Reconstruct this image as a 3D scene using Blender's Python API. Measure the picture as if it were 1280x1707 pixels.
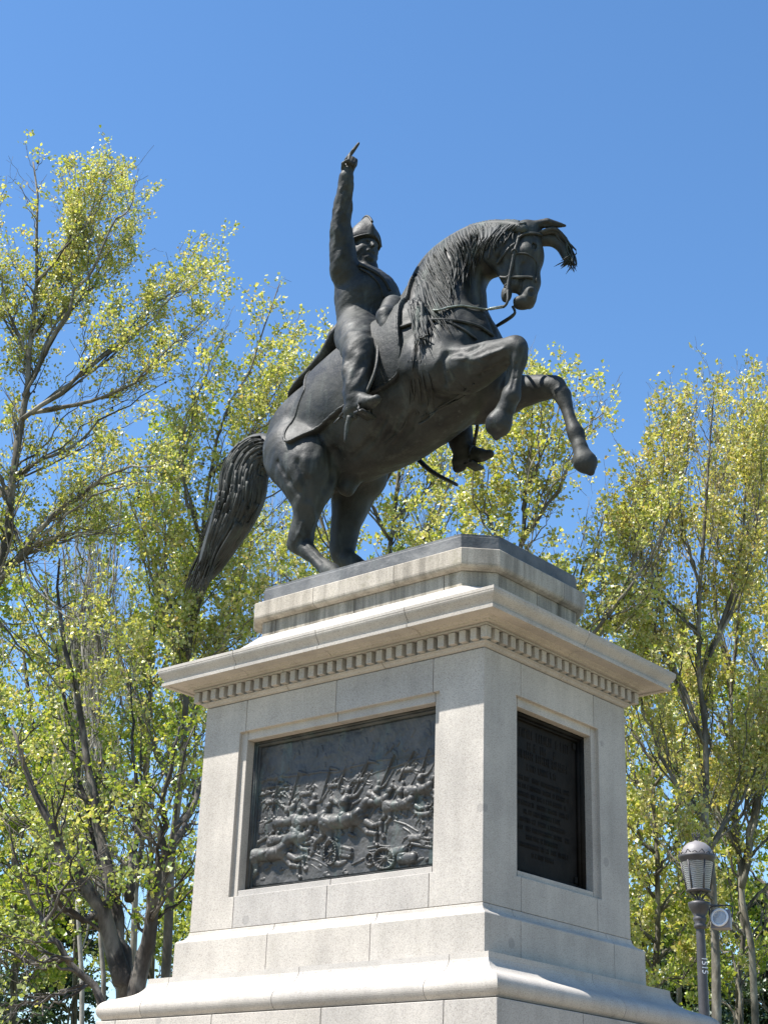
import bpy, bmesh, math, random
import numpy as np
from mathutils import Vector, Matrix

sc = bpy.context.scene
for o in list(bpy.data.objects):
    bpy.data.objects.remove(o)
COL = sc.collection

# ------------------------------------------------------------------ camera
CAM = np.array([8.05703642, -9.81788092, 1.6])
CF = np.array([-0.59838456, 0.69591968, 0.39702861])
CR = np.array([0.7668711, 0.64099011, 0.03225508])
CU = np.array([0.23204447, -0.32377071, 0.91723928])
FPX = 2656.42
cd = bpy.data.cameras.new('camera')
cam = bpy.data.objects.new('camera', cd)
COL.objects.link(cam)
m = Matrix(((CR[0], CU[0], -CF[0], CAM[0]), (CR[1], CU[1], -CF[1], CAM[1]), (CR[2], CU[2], -CF[2], CAM[2]), (0, 0, 0, 1)))
cam.matrix_world = m
cd.lens = 56.02
cd.sensor_width = 36.0
cd.clip_start = 0.1
cd.clip_end = 5000.0
sc.camera = cam

# ------------------------------------------------------------------ sky and sun
SUN_EL, SUN_AZ = math.radians(59.4), math.radians(38.0)      # azimuth from -Y towards -X
SDIR = Vector((-math.sin(SUN_AZ) * math.cos(SUN_EL), -math.cos(SUN_AZ) * math.cos(SUN_EL), math.sin(SUN_EL)))
w = bpy.data.worlds.new('World')
sc.world = w
w.use_nodes = True
nt = w.node_tree
nt.nodes.clear()
sky = nt.nodes.new('ShaderNodeTexSky')
sky.sky_type = 'NISHITA'
sky.sun_disc = False
sky.sun_elevation = SUN_EL
sky.sun_rotation = math.atan2(SDIR.x, SDIR.y)
sky.altitude = 650
sky.air_density = 1.0
sky.dust_density = 0.3
sky.ozone_density = 0.7
bg = nt.nodes.new('ShaderNodeBackground')
bg.inputs['Strength'].default_value = 0.108
wo = nt.nodes.new('ShaderNodeOutputWorld')
hs = nt.nodes.new('ShaderNodeHueSaturation')          # colour response of the camera to the clear sky
hs.inputs['Saturation'].default_value = 1.22
nt.links.new(sky.outputs[0], hs.inputs['Color'])
nt.links.new(hs.outputs[0], bg.inputs[0])
nt.links.new(bg.outputs[0], wo.inputs[0])
sl = bpy.data.lights.new('sun', 'SUN')
sl.energy = 5.0
sl.angle = math.radians(0.53)
sl.color = (1.0, 0.965, 0.91)
so = bpy.data.objects.new('sun', sl)
so.rotation_euler = SDIR.to_track_quat('Z', 'Y').to_euler()
so.location = (-20, -25, 40)
COL.objects.link(so)
sc.view_settings.view_transform = 'Standard'
sc.view_settings.look = 'None'
sc.view_settings.exposure = 1.15
sc.view_settings.gamma = 1.0
sc.view_settings.use_curve_mapping = False
# ------------------------------------------------------------------ helpers
def at(px, py, y):
    """survey: the point of the photograph's pixel (px, py) that stands on the plane Y = y"""
    d = CF + CR * (px - 640.0) / FPX - CU * (py - 853.5) / FPX
    return CAM + d * (y - CAM[1]) / d[1]

FH = np.array([CF[0], CF[1], 0]) / math.hypot(CF[0], CF[1])
def far(px, py, dist):
    """survey: the point of pixel (px, py) that stands dist metres in front of the camera"""
    d = CF + CR * (px - 640.0) / FPX - CU * (py - 853.5) / FPX
    return CAM + d * dist / (d @ FH)

def tag(o, label=None, cat=None, group=None, kind=None):
    if label: o['label'] = label
    if cat: o['category'] = cat
    if group: o['group'] = group
    if kind: o['kind'] = kind
    return o

def empty(name, loc, label=None, cat=None, group=None):
    o = bpy.data.objects.new(name, None)
    o.location = loc
    o.empty_display_size = 0.2
    COL.objects.link(o)
    return tag(o, label, cat, group)

def link(name, me, mat=None, parent=None, loc=None):
    o = bpy.data.objects.new(name, me)
    if mat is not None and len(me.materials) == 0:
        me.materials.append(mat)
    COL.objects.link(o)
    if parent is not None:
        o.parent = parent
        root = parent
        off = Vector((0, 0, 0))
        while root is not None:
            off += root.location
            root = root.parent
        o.location = (Vector(loc) if loc is not None else Vector((0, 0, 0))) - off
    elif loc is not None:
        o.location = loc
    return o

def mesh_np(name, V, quads=None, tris=None, smooth=True):
    V = np.asarray(V, dtype=np.float32)
    me = bpy.data.meshes.new(name)
    loops, starts, n = [], [], 0
    if quads is not None and len(quads):
        q = np.asarray(quads, dtype=np.int32)
        loops.append(q.ravel()); starts.append(np.arange(len(q)) * 4); n = len(q) * 4
    if tris is not None and len(tris):
        t = np.asarray(tris, dtype=np.int32)
        loops.append(t.ravel()); starts.append(n + np.arange(len(t)) * 3)
    L = np.concatenate(loops); S = np.concatenate(starts).astype(np.int32)
    me.vertices.add(len(V)); me.vertices.foreach_set('co', V.ravel())
    me.loops.add(len(L)); me.loops.foreach_set('vertex_index', L)
    me.polygons.add(len(S)); me.polygons.foreach_set('loop_start', S)
    me.update(calc_edges=True)
    me.validate()
    if smooth:
        me.polygons.foreach_set('use_smooth', np.ones(len(me.polygons), dtype=bool))
    return me

def mesh_py(name, V, F, smooth=False):
    me = bpy.data.meshes.new(name)
    me.from_pydata([tuple(map(float, v)) for v in V], [], [tuple(f) for f in F])
    me.update()
    bm = bmesh.new(); bm.from_mesh(me)
    bmesh.ops.recalc_face_normals(bm, faces=bm.faces)
    bm.to_mesh(me); bm.free()
    if smooth:
        for p in me.polygons: p.use_smooth = True
    return me

def bevel(o, w=0.004, seg=2, ang=30):
    md = o.modifiers.new('bevel', 'BEVEL')
    md.width = w; md.segments = seg; md.limit_method = 'ANGLE'; md.angle_limit = math.radians(ang)
    md.harden_normals = False
    return o

def box_vf(x0, x1, y0, y1, z0, z1):
    V = [(x0, y0, z0), (x1, y0, z0), (x1, y1, z0), (x0, y1, z0), (x0, y0, z1), (x1, y0, z1), (x1, y1, z1), (x0, y1, z1)]
    F = [(0, 3, 2, 1), (4, 5, 6, 7), (0, 1, 5, 4), (1, 2, 6, 5), (2, 3, 7, 6), (3, 0, 4, 7)]
    return V, F

def spline(P, n):
    """Catmull-Rom through the rows of P, n samples"""
    P = np.asarray(P, float)
    if len(P) == 2:
        t = np.linspace(0, 1, n)[:, None]
        return P[0] * (1 - t) + P[1] * t
    Q = np.vstack([2 * P[0] - P[1], P, 2 * P[-1] - P[-2]])
    t = np.linspace(0, len(P) - 1 - 1e-9, n)
    i = t.astype(int); u = (t - i)[:, None]
    a, b, c, d = Q[i], Q[i + 1], Q[i + 2], Q[i + 3]
    return 0.5 * (2 * b + (c - a) * u + (2 * a - 5 * b + 4 * c - d) * u ** 2 + (3 * b - a - 3 * c + d) * u ** 3)

def tubes(P, r, sides, cap=True, flat=None, ref=None):
    """P (m,n,3) polylines, r (m,n) radii -> V, quads, tris; flat squashes the section along its second axis"""
    P = np.asarray(P, float); r = np.asarray(r, float)
    m_, n, _ = P.shape
    T = np.gradient(P, axis=1)
    T /= np.linalg.norm(T, axis=2, keepdims=True) + 1e-12
    if ref is None:
        mt = T.mean(axis=1)
        ref = np.where((np.abs(mt[:, 2]) < 0.8)[:, None], np.array([0, 0, 1.0]), np.array([1.0, 0, 0]))
        ref = ref[:, None, :] * np.ones((1, n, 1))
    else:
        ref = np.broadcast_to(np.asarray(ref, float), P.shape)
    A_ = np.cross(T, ref); A_ /= np.linalg.norm(A_, axis=2, keepdims=True) + 1e-12
    B_ = np.cross(A_, T)
    a = np.linspace(0, 2 * np.pi, sides, endpoint=False)
    fl = 1.0 if flat is None else flat
    V = P[:, :, None, :] + r[:, :, None, None] * (A_[:, :, None, :] * np.cos(a)[None, None, :, None] + fl * B_[:, :, None, :] * np.sin(a)[None, None, :, None])
    idx = np.arange(m_ * n * sides).reshape(m_, n, sides)
    nx = np.roll(idx, -1, axis=2)
    q = np.stack([idx[:, :-1], nx[:, :-1], nx[:, 1:], idx[:, 1:]], axis=-1).reshape(-1, 4)
    V = V.reshape(-1, 3)
    tr = []
    if cap:
        nv = len(V)
        V = np.vstack([V, P[:, 0], P[:, -1]])
        s0 = nv + np.arange(m_); s1 = nv + m_ + np.arange(m_)
        c0 = np.stack([np.broadcast_to(s0[:, None], (m_, sides)), nx[:, 0], idx[:, 0]], axis=-1).reshape(-1, 3)
        c1 = np.stack([np.broadcast_to(s1[:, None], (m_, sides)), idx[:, -1], nx[:, -1]], axis=-1).reshape(-1, 3)
        tr = np.vstack([c0, c1])
    return V, q, tr

class Bag:
    """collects vertex / face arrays into one mesh"""
    def __init__(self): self.V, self.Q, self.T, self.n = [], [], [], 0
    def add(self, V, q=None, t=None):
        self.V.append(np.asarray(V, float))
        if q is not None and len(q): self.Q.append(np.asarray(q) + self.n)
        if t is not None and len(t): self.T.append(np.asarray(t) + self.n)
        self.n += len(V)
        return self
    def tube(self, pts, rad, n=None, sides=8, flat=None, ref=None):
        pts = np.asarray(pts, float)
        rad = np.asarray(rad if np.ndim(rad) else [rad] * len(pts), float)
        n = n or (len(pts) if len(pts) == 2 else len(pts) * 4)
        Pn = spline(pts, n)
        rn = np.interp(np.linspace(0, len(pts) - 1, n), np.arange(len(pts)), rad)
        return self.add(*tubes(Pn[None], rn[None], sides, True, flat, ref))
    def mesh(self, name, smooth=True):
        return mesh_np(name, np.vstack(self.V), np.vstack(self.Q) if self.Q else None, np.vstack(self.T) if self.T else None, smooth)

def lathe(prof, sides=32, axis=(0, 0, 0)):
    """prof rows (r, z) -> V, quads"""
    prof = np.asarray(prof, float)
    a = np.linspace(0, 2 * np.pi, sides, endpoint=False)
    V = np.stack([prof[:, 0][:, None] * np.cos(a), prof[:, 0][:, None] * np.sin(a), np.repeat(prof[:, 1][:, None], sides, 1)], -1)
    n = len(prof)
    idx = np.arange(n * sides).reshape(n, sides); nx = np.roll(idx, -1, 1)
    q = np.stack([idx[:-1], nx[:-1], nx[1:], idx[1:]], -1).reshape(-1, 4)
    return V.reshape(-1, 3) + np.asarray(axis), q

# ---- signed distance modelling on a grid (one continuous surface out of many soft volumes)
class Field:
    def __init__(self, lo, hi, h):
        self.lo = np.asarray(lo, float); self.h = h
        self.n = np.ceil((np.asarray(hi, float) - self.lo) / h).astype(int) + 1
        self.D = np.full(self.n, 1.0, dtype=np.float32)
    def _win(self, lo, hi):
        i0 = np.clip(np.floor((lo - self.lo) / self.h).astype(int), 0, self.n)
        i1 = np.clip(np.ceil((hi - self.lo) / self.h).astype(int) + 1, 0, self.n)
        if np.any(i1 <= i0): return None
        ax = [self.lo[k] + self.h * np.arange(i0[k], i1[k]) for k in range(3)]
        X = np.stack(np.meshgrid(*ax, indexing='ij'), -1)
        return tuple(slice(a, b) for a, b in zip(i0, i1)), X
    def _put(self, s, d, k, sub):
        a = self.D[s]
        if sub:
            hh = np.clip(0.5 - 0.5 * (a + d) / k, 0, 1)
            self.D[s] = a * (1 - hh) - d * hh + k * hh * (1 - hh)
        else:
            hh = np.clip(0.5 + 0.5 * (d - a) / k, 0, 1)
            self.D[s] = d * (1 - hh) + a * hh - k * hh * (1 - hh)
    def cone(self, a, ra, b, rb, k=0.06, sy=1.0, sub=False):
        a = np.asarray(a, float); b = np.asarray(b, float)
        mg = k + 3 * self.h
        rr = max(ra, rb) * max(1, sy) + mg
        w_ = self._win(np.minimum(a, b) - rr, np.maximum(a, b) + rr)
        if w_ is None: return self
        s, X = w_
        P = X - a; ba = b - a
        if sy != 1.0:
            P = P.copy(); yc = (X[..., 0] * 0)
            L = ba @ ba
            t = np.clip((P @ ba) / L, 0, 1)
            r = ra + (rb - ra) * t
            q = P - t[..., None] * ba
            q[..., 1] /= sy
            d = (np.linalg.norm(q, axis=-1) - r) * min(1.0, sy)
        else:
            t = np.clip((P @ ba) / (ba @ ba + 1e-12), 0, 1)
            d = np.linalg.norm(P - t[..., None] * ba, axis=-1) - (ra + (rb - ra) * t)
        self._put(s, d.astype(np.float32), k, sub)
        return self
    def chain(self, pts, k=0.05, sy=1.0, n=None, sub=False):
        """pts rows (x, y, z, r)"""
        pts = np.asarray(pts, float)
        if n or len(pts) > 2: pts = spline(pts, n or (len(pts) - 1) * 4 + 1)
        for p, q in zip(pts[:-1], pts[1:]): self.cone(p[:3], p[3], q[:3], q[3], k, sy, sub)
        return self
    def ell(self, c, r, rot=None, k=0.05, sub=False):
        c = np.asarray(c, float); r = np.asarray(r, float)
        mg = r.max() + k + 3 * self.h
        w_ = self._win(c - mg, c + mg)
        if w_ is None: return self
        s, X = w_
        P = X - c
        if rot is not None: P = P @ np.asarray(rot, float)
        k0 = np.linalg.norm(P / r, axis=-1); k1 = np.linalg.norm(P / r ** 2, axis=-1) + 1e-9
        self._put(s, (k0 * (k0 - 1) / k1).astype(np.float32), k, sub)
        return self
    def mesh(self, smooth=2):
        D = self.D
        ins = D < 0
        c = np.zeros(np.array(D.shape) - 1, dtype=np.int8)
        for i in (0, 1):
            for j in (0, 1):
                for l in (0, 1):
                    c += ins[i:D.shape[0] - 1 + i, j:D.shape[1] - 1 + j, l:D.shape[2] - 1 + l]
        I = np.argwhere((c > 0) & (c < 8))
        vid = np.full(c.shape, -1, dtype=np.int32)
        vid[tuple(I.T)] = np.arange(len(I))
        acc = np.zeros((len(I), 3)); cnt = np.zeros(len(I))
        corners = [(i, j, l) for i in (0, 1) for j in (0, 1) for l in (0, 1)]
        val = {q: D[I[:, 0] + q[0], I[:, 1] + q[1], I[:, 2] + q[2]] for q in corners}
        for q in corners:
            for ax in range(3):
                if q[ax] == 0:
                    q2 = tuple(1 if x == ax else q[x] for x in range(3))
                    a, b = val[q], val[q2]
                    mk = (a < 0) != (b < 0)
                    t = np.where(mk, a / (a - b + 1e-20), 0)
                    pt = np.tile(np.array(q, float), (len(I), 1)); pt[:, ax] += t
                    acc[mk] += pt[mk]; cnt[mk] += 1
        V = self.lo + self.h * (I + acc / cnt[:, None])
        Q = []
        for ax in range(3):
            u, v = (ax + 1) % 3, (ax + 2) % 3
            sl0 = [slice(None)] * 3; sl1 = [slice(None)] * 3
            sl0[ax] = slice(0, -1); sl1[ax] = slice(1, None)
            a, b = ins[tuple(sl0)], ins[tuple(sl1)]
            E_ = np.argwhere(a != b)
            E_ = E_[(E_[:, u] > 0) & (E_[:, v] > 0) & (E_[:, u] < D.shape[u] - 1) & (E_[:, v] < D.shape[v] - 1)]
            fl = a[tuple(E_.T)]
            def g(du, dv):
                e = E_.copy(); e[:, u] -= du; e[:, v] -= dv
                return vid[tuple(e.T)]
            q = np.stack([g(1, 1), g(0, 1), g(0, 0), g(1, 0)], -1)
            q[~fl] = q[~fl][:, ::-1]
            Q.append(q)
        Q = np.vstack(Q)
        for _ in range(smooth):
            S = np.zeros_like(V); n = np.zeros(len(V))
            for a, b in ((0, 1), (1, 2), (2, 3), (3, 0)):
                np.add.at(S, Q[:, a], V[Q[:, b]]); np.add.at(S, Q[:, b], V[Q[:, a]])
                np.add.at(n, Q[:, a], 1); np.add.at(n, Q[:, b], 1)
            V = 0.5 * V + 0.5 * S / n[:, None]
        return V, Q

# ------------------------------------------------------------------ materials
def new_mat(name):
    mt = bpy.data.materials.new(name)
    mt.use_nodes = True
    nt = mt.node_tree
    nt.nodes.clear()
    out = nt.nodes.new('ShaderNodeOutputMaterial')
    b = nt.nodes.new('ShaderNodeBsdfPrincipled')
    nt.links.new(b.outputs[0], out.inputs[0])
    return mt, nt, b, out

class NG:
    def __init__(self, nt): self.nt = nt
    def n(self, typ, **kw):
        nd = self.nt.nodes.new(typ)
        for k_, v in kw.items():
            if k_ in nd.bl_rna.properties: setattr(nd, k_, v)
            else: nd.inputs[k_].default_value = v
        return nd
    def l(self, a, b): self.nt.links.new(a, b)
    def pos(self, scale=(1, 1, 1)):
        g = self.n('ShaderNodeNewGeometry')
        mp = self.n('ShaderNodeMapping')
        mp.inputs['Scale'].default_value = scale
        self.l(g.outputs['Position'], mp.inputs['Vector'])
        return mp.outputs[0]
    def noise(self, vec, scale, detail=4, rough=0.55, dist=0.0):
        nd = self.n('ShaderNodeTexNoise', Scale=scale, Detail=detail, Roughness=rough, Distortion=dist)
        self.l(vec, nd.inputs['Vector'])
        return nd.outputs['Fac']
    def ramp(self, fac, stops):
        r = self.n('ShaderNodeValToRGB')
        el = r.color_ramp.elements
        while len(el) < len(stops): el.new(0.5)
        for e, (p_, c_) in zip(el, stops):
            e.position = p_
            e.color = tuple(c_) + (1,) if len(c_) == 3 else c_
        self.l(fac, r.inputs[0])
        return r.outputs[0]
    def mix(self, fac, a, b, typ='MIX'):
        x = self.n('ShaderNodeMix', data_type='RGBA', blend_type=typ)
        if isinstance(fac, (int, float)): x.inputs[0].default_value = fac
        else: self.l(fac, x.inputs[0])
        for i, v in ((6, a), (7, b)):
            if isinstance(v, tuple): x.inputs[i].default_value = v + (1,) if len(v) == 3 else v
            else: self.l(v, x.inputs[i])
        return x.outputs[2]
    def math(self, op, a, b=0.0):
        x = self.n('ShaderNodeMath', operation=op)
        for i, v in ((0, a), (1, b)):
            if isinstance(v, (int, float)): x.inputs[i].default_value = v
            else: self.l(v, x.inputs[i])
        return x.outputs[0]
    def bump(self, h, strength, dist, b, normal=None):
        x = self.n('ShaderNodeBump', Strength=strength, Distance=dist)
        self.l(h, x.inputs['Height'])
        if normal is not None: self.l(normal, x.inputs['Normal'])
        if b is not None: self.l(x.outputs[0], b.inputs['Normal'])
        return x.outputs[0]

def granite(name, base, dark=0.0, streak=0.0, rough_tool=0.25):
    mt, nt, b, out = new_mat(name)
    g = NG(nt)
    p = g.pos()
    sp = g.noise(p, 130, 3, 0.75)
    grain = g.ramp(sp, [(0.31, (0.50, 0.48, 0.465)), (0.45, (0.91, 0.90, 0.89)), (0.6, (1.06, 1.05, 1.03)), (0.75, (1.18, 1.16, 1.12))])
    big = g.noise(p, 1.7, 5, 0.6)
    cloud = g.ramp(big, [(0.3, (0.80, 0.79, 0.775)), (0.7, (1.09, 1.07, 1.04))])
    oi = g.n('ShaderNodeObjectInfo')
    tint = g.ramp(oi.outputs['Random'], [(0.0, (0.89, 0.89, 0.90)), (0.5, (1.0, 0.99, 0.975)), (1.0, (1.06, 1.03, 0.99))])
    c = g.mix(1.0, tuple(base), grain, 'MULTIPLY')
    c = g.mix(1.0, c, cloud, 'MULTIPLY')
    c = g.mix(1.0, c, tint, 'MULTIPLY')
    # repaired oval patches in the stone
    vo = g.n('ShaderNodeTexVoronoi', Scale=2.6)
    g.l(p, vo.inputs['Vector'])
    wob = g.noise(p, 14, 2)
    dd = g.math('ADD', vo.outputs['Distance'], g.math('MULTIPLY', wob, 0.05))
    spot = g.ramp(dd, [(0.115, (1, 1, 1)), (0.13, (0, 0, 0))])
    sep = g.n('ShaderNodeSeparateColor')
    g.l(vo.outputs['Color'], sep.inputs[0])
    pick = g.math('GREATER_THAN', sep.outputs[0], 0.62)
    c = g.mix(g.math('MULTIPLY', g.math('MULTIPLY', spot, pick), 0.42), c, (base[0] * 0.42, base[1] * 0.42, base[2] * 0.43))
    if streak:
        pv = g.pos((9, 9, 0.7))
        st = g.noise(pv, 1.0, 5, 0.65)
        stm = g.ramp(st, [(0.42, (0, 0, 0)), (0.68, (1, 1, 1))])
        c = g.mix(g.math('MULTIPLY', stm, streak), c, (0.075, 0.065, 0.05))
        mo = g.noise(p, 5.5, 6, 0.7)
        mom = g.ramp(mo, [(0.55, (0, 0, 0)), (0.72, (1, 1, 1))])
        c = g.mix(g.math('MULTIPLY', mom, streak * 0.7), c, (0.13, 0.125, 0.06))
    g.l(c, b.inputs['Base Color'])
    b.inputs['Roughness'].default_value = 0.85
    b.inputs['Specular IOR Level'].default_value = 0.25
    fine = g.noise(p, 150, 3, 0.6)
    g.bump(fine, rough_tool, 0.004, b)
    return mt

def bronze(name, dark, light, scale=2.2, rough=(0.36, 0.6), green=(0.10, 0.17, 0.13), gamt=0.25, metal=0.35, spec=0.4):
    mt, nt, b, out = new_mat(name)
    g = NG(nt)
    p = g.pos()
    n1 = g.noise(p, scale, 7, 0.62, 0.3)
    c = g.ramp(n1, [(0.36, dark), (0.62, light)])
    n2 = g.noise(g.pos((5, 5, 1.2)), 1.6, 6, 0.65)
    gm = g.ramp(n2, [(0.54, (0, 0, 0)), (0.74, (1, 1, 1))])
    c = g.mix(g.math('MULTIPLY', gm, gamt), c, tuple(green))
    n3 = g.noise(g.pos((11, 11, 2.2)), 1.0, 4, 0.7)          # pale runs left by rain and birds
    c = g.mix(g.math('MULTIPLY', g.ramp(n3, [(0.66, (0, 0, 0)), (0.76, (1, 1, 1))]), gamt), c, (0.26, 0.27, 0.245))
    g.l(c, b.inputs['Base Color'])
    b.inputs['Metallic'].default_value = metal
    b.inputs['Specular IOR Level'].default_value = spec
    r = g.n('ShaderNodeMapRange')
    g.l(n1, r.inputs[0])
    r.inputs[1].default_value = 0.3; r.inputs[2].default_value = 0.7
    r.inputs[3].default_value = rough[0]; r.inputs[4].default_value = rough[1]
    g.l(r.outputs[0], b.inputs['Roughness'])
    f1 = g.noise(p, 38, 5, 0.6)
    nm = g.bump(f1, 0.18, 0.012, None)
    f2 = g.noise(p, 7, 4, 0.55)
    g.bump(f2, 0.22, 0.05, b, nm)
    return mt

def plain(name, col, rough=0.6, metal=0.0, var=0.15, scale=6.0, bump=0.0):
    mt, nt, b, out = new_mat(name)
    g = NG(nt)
    n1 = g.noise(g.pos(), scale, 5, 0.6)
    c = g.ramp(n1, [(0.3, tuple(x * (1 - var) for x in col)), (0.7, tuple(min(1, x * (1 + var)) for x in col))])
    g.l(c, b.inputs['Base Color'])
    b.inputs['Roughness'].default_value = rough
    b.inputs['Metallic'].default_value = metal
    if bump:
        g.bump(g.noise(g.pos(), scale * 8, 3), bump, 0.01, b)
    return mt

M = {}
STONE = (0.455, 0.434, 0.408)
M['stone'] = granite('granite', STONE, streak=0.12)
M['stone_worn'] = granite('granite_weathered', (0.43, 0.40, 0.355), streak=0.55)
M['stone_neck'] = granite('granite_streaked', (0.40, 0.37, 0.32), streak=0.9)
M['core'] = plain('mortar_core', (0.16, 0.15, 0.13), 0.95)
M['bronze'] = bronze('bronze_dark', (0.008, 0.0085, 0.0078), (0.036, 0.037, 0.033), rough=(0.50, 0.70), spec=0.32, metal=0.0, scale=3.2, green=(0.115, 0.130, 0.112), gamt=0.40)
M['bronze_hair'] = bronze('bronze_hair', (0.012, 0.013, 0.012), (0.050, 0.052, 0.047), rough=(0.52, 0.72), metal=0.0, spec=0.3)
M['bronze_relief'] = bronze('bronze_relief', (0.026, 0.026, 0.025), (0.075, 0.072, 0.068), scale=5, rough=(0.42, 0.6), green=(0.12, 0.22, 0.19), gamt=0.30, metal=0.0)
M['bronze_plaque'] = bronze('bronze_plaque', (0.008, 0.007, 0.006), (0.018, 0.016, 0.014), scale=6, gamt=0.05, rough=(0.65, 0.8), metal=0.0, spec=0.12)
M['bronze_base'] = bronze('bronze_base', (0.06, 0.061, 0.062), (0.17, 0.168, 0.165), scale=3, rough=(0.5, 0.75), gamt=0.1, metal=0.2)
M['rein'] = bronze('bronze_rein', (0.10, 0.11, 0.10), (0.30, 0.33, 0.29), scale=7, gamt=0.3)
# ------------------------------------------------------------------ ground
def ground_mat():
    mt, nt, b, out = new_mat('park_ground')
    g = NG(nt)
    p = g.pos()
    n1 = g.noise(p, 0.6, 6, 0.6)
    c = g.ramp(n1, [(0.35, (0.045, 0.065, 0.02)), (0.65, (0.09, 0.11, 0.035))])
    n2 = g.noise(p, 18, 4, 0.7)
    c = g.mix(g.ramp(n2, [(0.5, (0, 0, 0)), (0.7, (1, 1, 1))]), c, (0.12, 0.10, 0.06))
    g.l(c, b.inputs['Base Color'])
    b.inputs['Roughness'].default_value = 0.95
    g.bump(n2, 0.5, 0.04, b)
    return mt
V, F = [], []
N = 40
xs = np.linspace(-1, 1, N + 1)
gx = np.sign(xs) * np.abs(xs) ** 2.2 * 1500
for y in gx:
    for x in gx: V.append((x, y, 0.0))
for j in range(N):
    for i in range(N):
        k = j * (N + 1) + i
        F.append((k, k + 1, k + N + 2, k + N + 1))
tag(link('ground', mesh_py('ground', V, F), ground_mat()), kind='structure')
# sandy round place on which the monument stands
a = np.linspace(0, 2 * np.pi, 96, endpoint=False)
Vp = [(0, 0, 0.004)] + [(13.5 * math.cos(t), 13.5 * math.sin(t), 0.004) for t in a]
Fp = [(0, 1 + i, 1 + (i + 1) % 96) for i in range(96)]
tag(link('path', mesh_py('path', Vp, Fp), plain('pale_gravel', (0.27, 0.215, 0.15), 0.95, 0, 0.25, 3, 0.4)), kind='structure')
# ------------------------------------------------------------------ pedestal
PA, PB, ZD = 1.44, 0.9486, 3.5025          # half length, half width and foot of the die
ped = empty('pedestal', (0, 0, 0), 'tall pale granite pedestal with dentilled cornice, bronze battle relief and dark inscription plaque', 'pedestal')

def ring(a, b, ch, k):
    if k == 4: return [(-a, -b), (a, -b), (a, b), (-a, b)]
    return [(-(a - ch), -b), (a - ch, -b), (a, -(b - ch)), (a, b - ch), (a - ch, b), (-(a - ch), b), (-a, b - ch), (-a, -(b - ch))]

def ring_block(name, levels, k, j0, j1, mat, gap=0.005, bev=0.005):
    """levels rows (a, b, ch, z) as a closed section; j0 -> j1 joints (edge, coordinate) run counter-clockwise"""
    me_pts = []
    st = 2 if k == 8 else 1
    (e0, c0), (e1, c1) = j0, j1
    for a, b, ch, z in levels:
        v = ring(a, b, ch, k)
        def on(e, c, sgn):
            s = (1, 1, -1, -1)[e] * sgn * gap / 2
            p, q = v[(e * st) % k], v[(e * st + 1) % k]
            return (c + s, p[1], z) if e in (0, 2) else (p[0], c + s, z)
        row = [on(e0, c0, 1)]
        i = e0 * st + 1
        end = e1 * st
        while end < i - 1 or (end == e0 * st and (e0 != e1)): end += k
        if e1 == e0:
            fw = (c1 - c0) * (1, 1, -1, -1)[e0]
            if fw <= 0: end = e0 * st + k
        while i <= end:
            row.append((v[i % k][0], v[i % k][1], z)); i += 1
        row.append(on(e1, c1, -1))
        me_pts.append(row)
    n, s = len(me_pts), len(me_pts[0])
    V = [p for r in me_pts for p in r]
    F = []
    for i in range(n):
        i2 = (i + 1) % n
        for j in range(s - 1):
            F.append((i * s + j, i * s + j + 1, i2 * s + j + 1, i2 * s + j))
    F.append(tuple(i * s for i in range(n)))
    F.append(tuple(i * s + s - 1 for i in range(n))[::-1])
    o = link(name, mesh_py(name, V, F), mat, ped)
    if bev: bevel(o, bev, 2, 28)
    return o

def course(name, prof, joints, mat, depth=0.24, k=4, bev=0.005):
    """prof rows (offset, z) bottom to top measured from the die, or (a, b, ch, z)"""
    lv = [(PA + p[0], PB + p[0], 0, p[1]) if len(p) == 2 else p for p in prof]
    ai = min(l[0] for l in lv) - depth; bi = min(l[1] for l in lv) - depth
    ch = 0.15 if k == 8 else 0
    lv = lv + [(ai, bi, ch, lv[-1][3]), (ai, bi, ch, lv[0][3])]
    for i in range(len(joints)):
        ring_block(name, lv, k, joints[i], joints[(i + 1) % len(joints)], mat, bev=bev)

def sym(e0, e1):
    return [(0, x) for x in sorted(e0)] + [(1, y) for y in sorted(e1)] + [(2, x) for x in sorted(e0, reverse=True)] + [(3, y) for y in sorted(e1, reverse=True)]

# hidden core behind the joints
V, F = box_vf(-PA + 0.2, PA - 0.2, -PB + 0.2, PB - 0.2, 0.0, 5.60)
link('core', mesh_py('core', V, F), M['core'], ped)
# steps and lower base
course('step_block', [(1.25, 0.0), (1.25, 0.30)], sym([-1.2, 0.0, 1.2], [-0.7, 0.7]), M['stone'], 1.0)
course('step_block', [(0.88, 0.302), (0.88, 0.60)], sym([-0.7, 0.7], [0.1]), M['stone'], 0.7)
course('base_block', [(0.50, 0.602), (0.50, 1.70)], sym([-1.1, -0.1, 1.1], [-0.3, 0.5]), M['stone'], 0.4)
course('base_block', [(0.47, 1.704), (0.47, 2.802)], sym([-1.683, -0.638, 0.425, 1.485], [-0.444, 0.60]), M['stone'], 0.4)
# torus moulding with its concave apron
tp = np.array([(0.436, 2.812), (0.462, 2.838), (0.476, 2.872), (0.474, 2.905), (0.455, 2.937), (0.415, 2.962), (0.350, 2.984), (0.290, 3.005), (0.247, 3.032), (0.218, 3.066), (0.206, 3.098)])
tor = [tuple(q) for q in spline(tp, 31)] + [(0.204, 3.136)]
course('torus_block', tor, sym([-1.41, -0.045, 1.32], [0.083]), M['stone'], 0.4, bev=0)
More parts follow.
